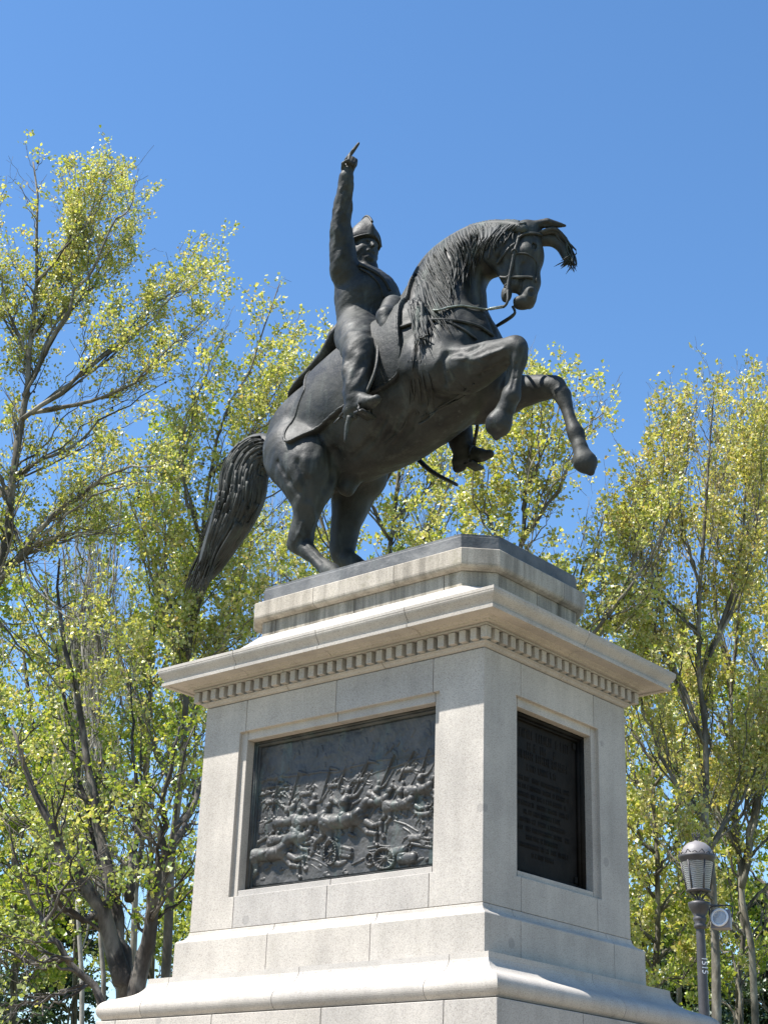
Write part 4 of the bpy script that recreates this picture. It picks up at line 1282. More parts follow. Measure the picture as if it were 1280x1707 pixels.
b.tube([bit0, at(846, 500, bit0[1] - 0.02), at(843, 508, bit0[1] - 0.02), at(838, 512, bit0[1] - 0.02)], [0.013, 0.012, 0.012, 0.012], sides=6)
bridle = link('bridle', b.mesh('bridle'), M['bronze'], horse)
b = Bag()
b.tube([at(840, 511, -0.05), at(828, 513, -0.10), at(816, 515, -0.14)], 0.014, sides=6)
neckp = [hit(x, y, H, 0.02) for x, y in ((810, 516), (790, 513), (768, 510), (745, 513), (724, 517))]
b.tube([at(816, 515, -0.14)] + neckp + [np.array([-0.08, 0.05, 9.28])], 0.017, n=40, sides=6, flat=0.5)
link('rein', b.mesh('rein'), M['rein'], horse)
b = Bag()
b.tube([at(854, 511, 0.22), at(858, 520, 0.22), at(853, 527, 0.22), at(838, 537, 0.22), at(820, 547, 0.26), at(800, 552, 0.34)], [0.012, 0.012, 0.017, 0.018, 0.014, 0.014], n=30, sides=7)
link('rein', b.mesh('rein'), M['bronze'], horse)
b = Bag()
def cord(pts, w=0.007, lift=0.006):
    Pp = np.array([hit(x, y, H, lift) for x, y in pts])
    if np.max(np.abs(np.diff(Pp[:, 1]))) < 0.3: b.tube(Pp, w, n=len(pts) * 5, sides=5)
cord([(668, 545), (690, 538), (712, 534), (740, 533), (770, 536), (800, 545), (822, 560)], 0.016, 0.012)
cord([(740, 533), (770, 548), (795, 566)], 0.012, 0.012)
cord([(691, 575), (688, 610), (684, 640), (690, 668), (697, 690)], 0.007)
cord([(700, 600), (706, 640), (712, 672), (708, 694)]); cord([(708, 606), (718, 640), (722, 680)]); cord([(680, 600), (682, 640), (680, 690), (670, 715), (640, 740)])
cord([(694, 600), (698, 640), (700, 668), (692, 690)]); cord([(686, 600), (690, 640), (688, 666), (678, 684)])
cord([(760, 668), (735, 680), (712, 700), (698, 708)], 0.012); cord([(775, 660), (745, 676), (715, 692)], 0.008); cord([(790, 640), (760, 662), (730, 680), (702, 696)], 0.008)
link('harness_cord', b.mesh('harness_cord'), M['bronze'], horse)
# far stirrup leather seen under the belly
b = Bag()
b.tube([at(762, 700, 0.62), at(776, 728, 0.66), at(802, 756, 0.66)], 0.016, sides=6)
link('stirrup_leather', b.mesh('stirrup_leather'), M['bronze'], st)
# ------------------------------------------------------------------ street lamp and floodlight
M['iron'] = plain('painted_iron', (0.055, 0.052, 0.055), 0.5, 0.1, 0.25, 9, 0.1)
M['lamp_dome'] = plain('lamp_dome_metal', (0.20, 0.185, 0.185), 0.55, 0.0, 0.12, 5)
M['white_metal'] = plain('white_metal', (0.75, 0.75, 0.77), 0.4, 0.0, 0.05)
M['grey_metal'] = plain('grey_housing', (0.20, 0.185, 0.20), 0.55, 0.0, 0.1)
def glass_mat(name, col, rough):
    mt, nt, b, out = new_mat(name)
    b.inputs['Base Color'].default_value = (*col, 1)
    b.inputs['Roughness'].default_value = rough
    b.inputs['Transmission Weight'].default_value = 0.55
    g = NG(nt)
    g.bump(g.noise(g.pos(), 60, 2), 0.4, 0.01, b)
    return mt
M['lamp_glass'] = glass_mat('ribbed_glass', (0.62, 0.60, 0.56), 0.35)
M['lens'] = glass_mat('lamp_lens', (0.85, 0.88, 0.92), 0.1)
LD_ = 19.0
lt = far(1160, 1404, LD_); lb = far(1163, 1700, LD_)
lx, ly = float(lt[0]), float(lt[1])
pm = LD_ / FPX * 1.02                                   # metres to a pixel there
ztop = float(lt[2])
def zpx(y): return float(far(1160, y, LD_)[2])
lamp = empty('street_lamp', (lx, ly, 0), 'old style iron street lamp with domed ribbed glass lantern and numbered post', 'street lamp')
def lathe_part(name, prof, mat, sides=28, parent=None, smooth=True):
    v, q = lathe(prof, sides, (lx, ly, 0))
    return link(name, mesh_np(name, v, q, None, smooth), mat, parent or lamp)
R_ = lambda px: px * pm
z = zpx
# faceted post
lathe_part('post', [(R_(12), 0.0), (R_(12), 0.9), (R_(9.5), 0.95), (R_(9), z(1700)), (R_(7.4), z(1560)), (R_(7), z(1548))], M['iron'], 8, smooth=False)
lathe_part('base', [(0.24, 0.0), (0.24, 0.35), (0.17, 0.5), (0.15, 0.85), (0.10, 0.95)], M['iron'], 16)
lathe_part('capital', [(R_(7), z(1549)), (R_(10), z(1546)), (R_(10), z(1542)), (R_(8), z(1539)), (R_(10.5), z(1534)), (R_(11), z(1530)), (R_(9), z(1528)), (R_(12), z(1522)), (R_(16), z(1514)), (R_(17.5), z(1509)), (R_(18), z(1505)), (R_(13), z(1503)), (0.002, z(1503))], M['iron'])
b = Bag()
for k in range(4):                                     # curved cradle bars that carry the lantern
    a = math.pi / 4 + k * math.pi / 2
    c, s = math.cos(a), math.sin(a)
    b.tube([(lx + c * R_(5), ly + s * R_(5), z(1505)), (lx + c * R_(6), ly + s * R_(6), z(1496)), (lx + c * R_(15), ly + s * R_(15), z(1488))], R_(1.6), n=8, sides=6)
link('cradle', b.mesh('cradle'), M['iron'], lamp)
lant = lathe_part('lantern', [(R_(2), z(1488)), (R_(19.5), z(1487)), (R_(20), z(1484)), (R_(18.5), z(1483))], M['iron'])
lathe_part('glass', [(R_(18.0), z(1483)), (R_(26.0), z(1438))], M['lamp_glass'], 40, lant)
b = Bag()
for k in range(6):
    a = k * math.pi / 3 + 0.45
    c, s = math.cos(a), math.sin(a)
    b.tube([(lx + c * R_(18.6), ly + s * R_(18.6), z(1485)), (lx + c * R_(26.6), ly + s * R_(26.6), z(1437))], R_(1.3), n=2, sides=6)
for k in range(15):                                    # herringbone ribs cast in the glass
    t = (k + 0.5) / 15
    rr_ = R_(18.2 + 8.0 * t)
    a = np.linspace(0, 2 * np.pi, 73)
    zz = z(1483 - 45 * t) + R_(1.5) * np.abs(((a * 6 / np.pi) % 2) - 1)
    b.add(*tubes(np.stack([lx + rr_ * np.cos(a), ly + rr_ * np.sin(a), zz], -1)[None], np.full((1, 73), R_(0.45)), 4, False))
link('ribs', b.mesh('ribs'), M['iron'], lant)
lathe_part('rim', [(R_(26), z(1438)), (R_(27.5), z(1436)), (R_(28), z(1433)), (R_(30), z(1431)), (R_(30.5), z(1427)), (R_(27), z(1426))], M['iron'], 40, lant)
lathe_part('dome', [(R_(26), z(1427)), (R_(25), z(1420)), (R_(21), z(1412)), (R_(14), z(1406)), (R_(6), z(1403.5)), (R_(4), z(1402))], M['lamp_dome'], 36, lant)
b = Bag()
for k in range(16):                                    # pierced cresting round the dome
    a0 = k * math.pi / 8
    hh = 6.5 if k % 2 == 0 else 3.5
    for da, d2 in ((-0.19, 0.0), (0.19, 0.0)):
        b.tube([(lx + R_(28.5) * math.cos(a0 + da), ly + R_(28.5) * math.sin(a0 + da), z(1427)), (lx + R_(29) * math.cos(a0 + da * 0.5), ly + R_(29) * math.sin(a0 + da * 0.5), z(1427 - hh * 0.5)), (lx + R_(29.5) * math.cos(a0), ly + R_(29.5) * math.sin(a0), z(1427 - hh))], R_(0.8), n=6, sides=5)
link('cresting', b.mesh('cresting'), M['iron'], lant)
b = Bag()
v, q = lathe([(R_(3.5), z(1402.5)), (R_(2.2), z(1399)), (R_(4.5), z(1397)), (R_(4.5), z(1396)), (0.001, z(1395.5))], 16, (lx, ly, 0)); b.add(v, q)
for k in range(8):
    a = k * math.pi / 4
    b.tube([(lx + R_(4) * math.cos(a), ly + R_(4) * math.sin(a), z(1397)), (lx + R_(6.5) * math.cos(a), ly + R_(6.5) * math.sin(a), z(1393)), (lx + R_(6) * math.cos(a), ly + R_(6) * math.sin(a), z(1389))], R_(0.8), n=6, sides=5)
link('crown_finial', b.mesh('crown_finial'), M['iron'], lant)
# painted number running down the post
vd = np.array([CAM[0] - lx, CAM[1] - ly]); vd /= np.linalg.norm(vd)
rd = np.array([-vd[1], vd[0]])                          # to the right of the view
nrm2 = vd * math.cos(0.55) + rd * math.sin(0.55)
fc = bpy.data.curves.new('digits', 'FONT')
fc.body = '1515'; fc.size = R_(15); fc.extrude = 0.0015; fc.align_x = 'CENTER'; fc.align_y = 'CENTER'; fc.space_character = 0.9
fo_ = bpy.data.objects.new('tmp_digits', fc); COL.objects.link(fo_)
dg = bpy.context.evaluated_depsgraph_get()
me = bpy.data.meshes.new_from_object(fo_.evaluated_get(dg))
bpy.data.objects.remove(fo_)
me.materials.clear(); me.materials.append(M['white_metal'])
zc = z(1610)
ex = Vector((0, 0, -1)); ez = Vector((nrm2[0], nrm2[1], 0)); ey = ez.cross(ex)
rp_ = R_(8.25)
mm = Matrix(((ex.x, ey.x, ez.x, lx + nrm2[0] * rp_), (ex.y, ey.y, ez.y, ly + nrm2[1] * rp_), (ex.z, ey.z, ez.z, zc), (0, 0, 0, 1)))
me.transform(mm)
link('number', me, None, lamp)
# floodlight clamped to the post
fl0 = far(1199, 1530, LD_)
flood = empty('floodlight', (lx, ly, z(1508)), 'grey floodlight with round white rim clamped beside the lamp post', 'floodlight')
fx = np.array([float(fl0[0]), float(fl0[1]), float(fl0[2])])
fn = np.array([vd[0] * 0.93 + rd[0] * -0.30, vd[1] * 0.93 + rd[1] * -0.30, 0.18]); fn /= np.linalg.norm(fn)
fr = np.cross(np.array([0, 0, 1.0]), fn); fr /= np.linalg.norm(fr); fu = np.cross(fn, fr)
def F3(r_, u_, n_): return fx + fr * R_(r_) + fu * R_(u_) + fn * R_(n_)
def lathe_on(prof, sides=28):
    v, q = lathe(prof, sides)
    return np.array([fx + fr * p[0] + fu * p[1] + fn * p[2] for p in v]), q
b = Bag()
v = [F3(r_, u_, n_) for n_, k_ in ((0, 1.0), (-26, 0.72)) for r_, u_ in ((-15 * k_, -17 * k_), (17 * k_, -17 * k_), (17 * k_, 14 * k_), (-15 * k_, 14 * k_))]
b.add(v, [(3, 2, 1, 0), (4, 5, 6, 7), (0, 1, 5, 4), (1, 2, 6, 5), (2, 3, 7, 6), (3, 0, 4, 7)])
hb = link('housing', b.mesh('housing', False), M['grey_metal'], flood); bevel(hb, R_(1.2), 2, 30)
v, q = lathe_on([(R_(11.5), R_(0.5)), (R_(14.8), R_(0.5)), (R_(14.8), R_(3)), (R_(12), R_(3.6)), (R_(11.4), R_(1.5))])
link('rim', mesh_np('rim', v, q), M['white_metal'], flood)
v, q = lathe_on([(0.001, R_(2.8)), (R_(6), R_(2.3)), (R_(11.4), R_(1.2))])
link('lens', mesh_np('lens', v, q), M['lens'], flood)
b = Bag()
b.tube([F3(-16, 2, -6), F3(-19, 8, -6), F3(-18, 20, -6), F3(-6, 22, -6), F3(12, 22, -6), F3(19, 18, -6), F3(18, 2, -6)], R_(1.2), n=24, sides=6)
b.tube([(lx, ly, z(1508)), F3(0, 22, -6)], R_(1.6), n=2, sides=6)
v, q = lathe([(R_(8.2), z(1513)), (R_(9.5), z(1511)), (R_(9.5), z(1504)), (R_(8.2), z(1502))], 16, (lx, ly, 0)); b.add(v, q)
link('bracket', b.mesh('bracket'), M['iron'], flood)
# ------------------------------------------------------------------ trees
def leaf_mat(name, ramp, trans=0.45):
    mt, nt, b, out = new_mat(name)
    nt.nodes.remove(b)
    g = NG(nt)
    ge = g.n('ShaderNodeNewGeometry')
    c = g.ramp(ge.outputs['Random Per Island'], ramp)
    d = g.n('ShaderNodeBsdfDiffuse'); t = g.n('ShaderNodeBsdfTranslucent'); gl = g.n('ShaderNodeBsdfGlossy', Roughness=0.4)
    g.l(c, d.inputs[0])
    tc_ = g.mix(1.0, c, (1.2, 1.14, 0.5), 'MULTIPLY')
    g.l(tc_, t.inputs[0])
    m1 = g.n('ShaderNodeMixShader'); m1.inputs[0].default_value = trans
    g.l(d.outputs[0], m1.inputs[1]); g.l(t.outputs[0], m1.inputs[2])
    m2 = g.n('ShaderNodeMixShader'); m2.inputs[0].default_value = 0.05
    g.l(m1.outputs[0], m2.inputs[1]); g.l(gl.outputs[0], m2.inputs[2])
    g.l(m2.outputs[0], out.inputs[0])
    return mt
def bark_mat(name, a_, b_, c_, scale=3.0):
    mt, nt, b, out = new_mat(name)
    g = NG(nt)
    p = g.pos((1, 1, 0.45))
    n1 = g.noise(p, scale, 5, 0.6, 0.4)
    c = g.ramp(n1, [(0.36, a_), (0.5, b_), (0.64, c_)])
    g.l(c, b.inputs['Base Color'])
    b.inputs['Roughness'].default_value = 0.9
    g.bump(g.noise(g.pos((1, 1, 0.3)), 22, 4), 0.5, 0.02, b)
    return mt
M['leaf'] = leaf_mat('plane_leaf', [(0.0, (0.27, 0.33, 0.04)), (0.3, (0.40, 0.44, 0.11)), (0.6, (0.53, 0.53, 0.20)), (0.88, (0.64, 0.60, 0.34)), (1.0, (0.42, 0.31, 0.15))])
M['leaf_green'] = leaf_mat('green_leaf', [(0.0, (0.16, 0.25, 0.025)), (0.5, (0.28, 0.36, 0.05)), (0.85, (0.44, 0.47, 0.10)), (1.0, (0.48, 0.41, 0.17))])
M['leaf_gold'] = leaf_mat('budding_leaf', [(0.0, (0.32, 0.35, 0.05)), (0.45, (0.47, 0.46, 0.15)), (0.8, (0.58, 0.53, 0.26)), (1.0, (0.46, 0.33, 0.15))])
M['leaf_pale'] = leaf_mat('pale_leaf', [(0.0, (0.21, 0.28, 0.06)), (0.5, (0.33, 0.38, 0.11)), (1.0, (0.48, 0.50, 0.20))])
M['needle'] = leaf_mat('cedar_needle', [(0.0, (0.035, 0.065, 0.035)), (0.6, (0.07, 0.11, 0.055)), (1.0, (0.12, 0.16, 0.075))], 0.3)
M['bark'] = bark_mat('plane_bark', (0.055, 0.048, 0.036), (0.12, 0.105, 0.08), (0.26, 0.235, 0.19))
M['bark_dark'] = bark_mat('dark_bark', (0.025, 0.020, 0.016), (0.06, 0.050, 0.042), (0.17, 0.15, 0.125))
M['bark_white'] = bark_mat('poplar_bark', (0.13, 0.115, 0.095), (0.24, 0.22, 0.19), (0.38, 0.35, 0.31))
M['seed'] = plain('seed_ball', (0.05, 0.035, 0.02), 0.95)

def unit(v): return v / (np.linalg.norm(v, axis=-1, keepdims=True) + 1e-12)
def side_shoots(Pp, rr, rng, spacing, t0, ang, lenf, upb, n, rfac):
    """Pp (n,3) parent polyline -> list of child polylines, radii"""
    seg = np.linalg.norm(np.diff(Pp, axis=0), axis=1)
    L = seg.sum()
    cnt = max(1, int((1 - t0) * L / spacing + rng.random()))
    ts = t0 + (1 - t0) * (np.arange(cnt) + rng.random(cnt)) / cnt
    idx = np.clip(ts * (len(Pp) - 1), 0, len(Pp) - 1.001)
    i = idx.astype(int); u = (idx - i)[:, None]
    base = Pp[i] * (1 - u) + Pp[i + 1] * u
    tan = unit(Pp[i + 1] - Pp[i])
    rad = rng.normal(size=(cnt, 3)); rad -= tan * np.sum(rad * tan, 1, keepdims=True); rad = unit(rad)
    a = ang * rng.uniform(0.7, 1.25, cnt)[:, None]
    d = unit(tan * np.cos(a) + rad * np.sin(a) + np.array([0, 0, 1.0]) * upb)
    ln = lenf(L, ts, rng)[:, None]
    s = np.linspace(0, 1, n)
    bend = unit(rng.normal(size=(cnt, 3)))
    P_ = base[:, None, :] + d[:, None, :] * (ln[:, None, :] * s[None, :, None]) + (np.array([0, 0, 1.0]) * upb * 0.8 + bend[:, None, :] * 0.16) * (ln[:, None, :] * (s ** 2)[None, :, None])
    zig = rng.normal(size=(cnt, n, 3)) * 0.025 * ln[:, None, :]; zig[:, 0] = 0
    P_ = P_ + zig
    r0 = np.minimum(np.interp(idx, np.arange(len(rr)), rr) * rfac, 0.02 + 0.012 * ln[:, 0])
    R_ = r0[:, None] * (1 - 0.75 * s[None])
    return P_, R_

def leaves(P0, dirs, size, rng, droop=0.2):
    """folded leaf blades; P0 (N,3)"""
    N = len(P0)
    d = unit(dirs + rng.normal(size=(N, 3)) * 0.8 + np.array([0, 0, -droop]))
    sd = unit(np.cross(d, rng.normal(size=(N, 3))))
    nn = np.cross(d, sd)
    sz = (size * rng.uniform(0.55, 1.25, N))[:, None]
    wdt = sz * rng.uniform(0.38, 0.55, N)[:, None]
    fold = rng.uniform(0.05, 0.30, N)[:, None] * sz
    st_ = P0 + d * sz * 0.12
    V = np.stack([st_, st_ + d * sz * 0.45 + sd * wdt + nn * fold, st_ + d * sz, st_ + d * sz * 0.45 - sd * wdt + nn * fold], 1)
    i = np.arange(N) * 4
    T_ = np.concatenate([np.stack([i, i + 1, i + 2], 1), np.stack([i, i + 2, i + 3], 1)])
    return V.reshape(-1, 3), T_

TRI = [0]
def tree(name, label, limbs, dist, seed, leafm, barkm, dens=1.0, leaf=0.085, sp2=0.42, sp3=0.26, sp4=0.17, upb=0.28, spread=2.4, len2=1.0, group=None, balls=40, cat='tree', ang=0.75, droop=0.15, per=6, twig_keep=0.6, bark_k=0.62, more=3):
    """limbs: list of (list of pixels, base radius in metres, depth drift)"""
    rng = np.random.default_rng(seed)
    first = limbs[0][0][0]
    b0 = far(first[0], first[1], dist)
    limbs = [([(x, y + max(0, 26 * (k / (len(px) - 1) - 0.6) / 0.4) * 30.0 / dist) for k, (x, y) in enumerate(px)], r0 * bark_k, dr) for px, r0, dr in limbs]
    root = empty(name, (b0[0], b0[1], 0.0), label, cat, group)
    extra = []
    for px, r0, dr in limbs[1:]:                       # further boughs of the same habit, in front of and behind the drawn ones
        for _ in range(more):
            ox, oy = rng.normal() * 34 * 28 / dist, rng.normal() * 26 * 28 / dist
            n_ = len(px) - 1
            extra.append(([(x + ox * (k / n_) ** 0.8 , y + max(oy, -12) * (k / n_) + 10 * (k / n_)) for k, (x, y) in enumerate(px)], r0 * 0.6, float(rng.uniform(-1.3, 1.3))))
    limbs = limbs + extra
    wood, tw, LP, LD = Bag(), Bag(), [], []
    tips = []
    for li, (px, r0, drift) in enumerate(limbs):
        n = 18
        dep = dist + drift * spread * np.linspace(0, 1, len(px)) ** 1.2 + (0 if li == 0 else rng.normal() * 0.15)
        P_ = np.array([far(x, y, d_) for (x, y), d_ in zip(px, dep)])
        if li == 0 or px[0][1] > 1640: P_ = np.vstack([[P_[0][0] + (P_[0][0] - P_[1][0]) * 0.1, P_[0][1] + (P_[0][1] - P_[1][1]) * 0.1, -0.1], P_])
        P_ = spline(P_, n)
        P_[1:-1] += rng.normal(size=(n - 2, 3)) * 0.03
        r_ = r0 * (1 - 0.90 * np.linspace(0, 1, n) ** 0.8)
        wood.add(*tubes(P_[None], r_[None], 8 if r0 > 0.05 else 6, True))
        t0 = 0.30 if (li == 0 or px[0][1] > 1500) else 0.12
        c2, q2 = side_shoots(P_, r_, rng, sp2, t0, ang, lambda L, ts, g_: len2 * (0.35 + 1.35 * g_.random(len(ts)) * (1 - 0.75 * ts)) * (1 - 0.45 * ts) * np.clip(L / 5, 0.7, 1.6), upb, 8, 0.55)
        wood.add(*tubes(c2, q2, 4, False))
        tips.append(P_[-3:])
        for p2, r2 in zip(c2, q2):
            c3, q3 = side_shoots(p2, r2, rng, sp3, 0.15, ang, lambda L, ts, g_: (0.22 + 0.55 * g_.random(len(ts))) * np.clip(L / 1.4, 0.6, 1.3), upb * 0.8, 5, 0.6)
            tw.add(*tubes(c3, np.maximum(q3, 0.004), 3, False))
            LP.append(p2[-1:]); LD.append(unit(p2[-1:] - p2[-2:-1]))
            for p3, r3 in zip(c3, q3):
                c4, q4 = side_shoots(p3, r3, rng, sp4, 0.2, 0.8, lambda L, ts, g_: 0.08 + 0.20 * g_.random(len(ts)), upb * 0.6, 3, 0.6)
                if rng.random() < twig_keep: tw.add(*tubes(c4, np.maximum(q4, 0.0032), 3, False))
                LP.append(c4[:, -1]); LD.append(unit(c4[:, -1] - c4[:, 0]))
                LP.append(c4[:, 1]); LD.append(unit(c4[:, -1] - c4[:, 0]))
                LP.append(p3[2:]); LD.append(unit(p3[2:] - p3[1:-1]))
    LP, LD = np.vstack(LP), np.vstack(LD)
    # drop leaves in patches so that the crown has gaps
    hsh = np.zeros(len(LP))
    for _ in range(6):
        k_ = rng.normal(size=3) * 1.3
        hsh += np.sin(LP @ k_ + rng.uniform(0, 6.28))
    keep = rng.random(len(LP)) < np.clip(0.70 * dens * (0.72 + 0.42 * hsh), 0.04, 1)
    LP, LD = LP[keep], LD[keep]
    LPm = np.repeat(LP, per, 0) + rng.normal(size=(len(LP) * per, 3)) * 0.055
    LDm = np.repeat(LD, per, 0)
    V, T_ = leaves(LPm, LDm, leaf, rng, droop)
    tr = link('trunk', wood.mesh('trunk'), barkm, root)
    o = link('twigs', tw.mesh('twigs'), barkm, root); o['kind'] = 'stuff'
    o = link('crown', mesh_np('crown', V, None, T_, False), leafm, root); o['kind'] = 'stuff'
    if balls:
        ii = rng.choice(len(LP), min(balls, len(LP)), replace=False)
        b = Bag()
        for p in LP[ii]:
            v, q = lathe([(0.001, 0.022), (0.016, 0.016), (0.022, 0.0), (0.016, -0.016), (0.001, -0.022)], 6, p + np.array([0, 0, -0.16]))
            b.add(v, q); b.tube([p, p + np.array([0.004, 0, -0.07]), p + np.array([0, 0, -0.14])], 0.0025, n=3, sides=3)
        o = link('seed_balls', b.mesh('seed_balls'), M['seed'], root); o['kind'] = 'stuff'
    TRI[0] += 2 * sum(len(q) for q in wood.Q + tw.Q) + len(T_)
    return root
PL = 'plane trees around the monument'
# large plane at the left edge
tree('plane_tree', 'tall spreading plane tree, highest crown of all, trunk leaning at the side', [
    ([(-130, 1800), (-110, 1500), (-70, 1200), (-20, 1000), (8, 930), (18, 850), (36, 720), (46, 620), (54, 540), (66, 440), (62, 330), (56, 240)], 0.24, 0.0),
    ([(-15, 990), (62, 894), (103, 850), (156, 806), (194, 781), (237, 762), (290, 735)], 0.10, -0.6),
    ([(-20, 975), (47, 919), (94, 900), (140, 884), (187, 866), (225, 831)], 0.085, 0.6),
    ([(18, 800), (56, 778), (131, 737), (169, 700), (230, 650), (290, 600)], 0.075, 0.3),
    ([(40, 660), (103, 528), (156, 450), (187, 375), (219, 331), (228, 270)], 0.075, -0.4),
    ([(36, 700), (140, 622), (219, 553), (269, 497), (312, 456), (346, 408)], 0.075, 0.5),
    ([(50, 690), (166, 665), (219, 640), (265, 595), (310, 545), (368, 470)], 0.06, -0.7),
    ([(56, 560), (110, 440), (125, 340), (120, 262)], 0.05, 0.6),
    ([(50, 600), (10, 500), (-10, 400), (12, 262)], 0.055, -0.3),
    ([(60, 470), (150, 370), (175, 300), (190, 250)], 0.045, 0.2),
    ([(20, 850), (-40, 700), (-60, 560), (-50, 420)], 0.07, 0.4),
    ([(0, 930), (-60, 860), (-90, 760)], 0.06, 1.0),
    ([(20, 870), (60, 980), (120, 1030), (190, 1060), (240, 1120)], 0.045, -0.8),
    ([(-20, 1010), (40, 1080), (110, 1150), (170, 1210)], 0.045, 0.2),
    ([(-60, 1150), (0, 1230), (60, 1290), (150, 1330)], 0.04, -0.3),
    ([(-60, 1200), (0, 1340), (70, 1400), (110, 1380)], 0.045, 0.8)], 26.0, 1, M['leaf'], M['bark'], dens=0.9, leaf=0.064, per=8, group=PL, balls=110, sp2=0.36, sp3=0.25, bark_k=0.62)
# planes between it and the rider
tree('plane_tree', 'plane tree with a smooth pale stem close beside the pedestal shaft', [
    ([(276, 1660), (284, 1500), (291, 1400), (300, 1250), (312, 1130), (325, 1000), (338, 900), (352, 770), (385, 660), (425, 570), (466, 445)], 0.155, 0.0),
    ([(320, 1040), (370, 900), (395, 780), (430, 700), (470, 620), (492, 535)], 0.07, 0.5),
    ([(338, 900), (310, 800), (318, 700), (352, 600), (384, 505)], 0.065, -0.5),
    ([(350, 790), (430, 720), (500, 650), (548, 545)], 0.06, 0.2),
    ([(315, 1100), (270, 980), (262, 880), (250, 780), (265, 690)], 0.06, 0.6),
    ([(300, 1250), (350, 1130), (390, 1020), (420, 900), (470, 840)], 0.06, -0.7),
    ([(312, 1130), (380, 1060), (440, 980), (520, 930)], 0.05, 0.8),
    ([(295, 1320), (250, 1230), (225, 1130), (215, 1020)], 0.05, 0.3),
    ([(330, 960), (420, 860), (500, 780), (560, 720)], 0.05, -0.2),
    ([(291, 1400), (330, 1320), (345, 1240), (350, 1150)], 0.045, 0.5),
    ([(288, 1440), (240, 1400), (200, 1350), (160, 1330)], 0.04, -0.5)], 27.0, 2, M['leaf'], M['bark'], dens=0.95, leaf=0.078, group=PL, balls=60)
tree('plane_tree', 'slender plane tree with an upright stem in front of the dark forked trunk', [
    ([(222, 1680), (228, 1500), (238, 1350), (248, 1200), (255, 1060), (272, 930), (300, 800), (340, 690), (372, 600)], 0.13, 0.0),
    ([(245, 1230), (205, 1100), (190, 980), (205, 880), (240, 780)], 0.05, 0.5),
    ([(250, 1150), (310, 1040), (345, 950), (390, 880)], 0.05, -0.6),
    ([(262, 1000), (240, 880), (255, 760), (300, 660)], 0.05, 0.3),
    ([(235, 1380), (170, 1270), (120, 1200), (60, 1170)], 0.05, -0.4),
    ([(240, 1320), (300, 1230), (330, 1150)], 0.04, 0.6),
    ([(230, 1460), (150, 1380), (90, 1330), (20, 1300)], 0.045, 0.3)], 31.0, 3, M['leaf_green'], M['bark'], dens=0.9, leaf=0.085, group=PL, balls=30)
# dark fan of stems
tree('forked_tree', 'dark barked tree forking low into a fan of stout stems', [
    ([(214, 1700), (205, 1630), (178, 1540), (140, 1470), (100, 1410), (78, 1350), (40, 1260), (20, 1180)], 0.22, 0.0),
    ([(208, 1660), (196, 1560), (186, 1480), (170, 1400), (152, 1300), (130, 1160), (105, 1010), (100, 900)], 0.17, 0.4),
    ([(226, 1660), (246, 1560), (262, 1460), (270, 1390), (275, 1300), (300, 1180)], 0.17, -0.4),
    ([(255, 1520), (290, 1410), (325, 1345), (342, 1250), (350, 1120)], 0.10, 0.5),
    ([(170, 1530), (110, 1520), (60, 1450), (20, 1400)], 0.07, -0.7),
    ([(216, 1500), (222, 1420), (228, 1330), (225, 1200), (210, 1080)], 0.08, 0.8)], 25.0, 4, M['leaf_green'], M['bark_dark'], dens=0.5, leaf=0.075, balls=0, droop=0.8, upb=0.05, sp2=0.5, more=1, bark_k=1.0, per=6)
tree('leaning_tree', 'low tree with a pale leaning bough beside the forked trunk', [
    ([(190, 1760), (160, 1650), (110, 1590), (75, 1545), (50, 1500), (30, 1420), (15, 1340)], 0.13, 0.0),
    ([(120, 1600), (60, 1600), (10, 1580), (-30, 1560)], 0.06, 0.5),
    ([(75, 1545), (110, 1470), (130, 1400), (125, 1320)], 0.05, -0.5),
    ([(150, 1640), (90, 1660), (30, 1670), (-20, 1660)], 0.06, 0.3)], 23.0, 5, M['leaf_pale'], M['bark_dark'], dens=0.7, leaf=0.07, balls=0, droop=0.8, upb=0.02)
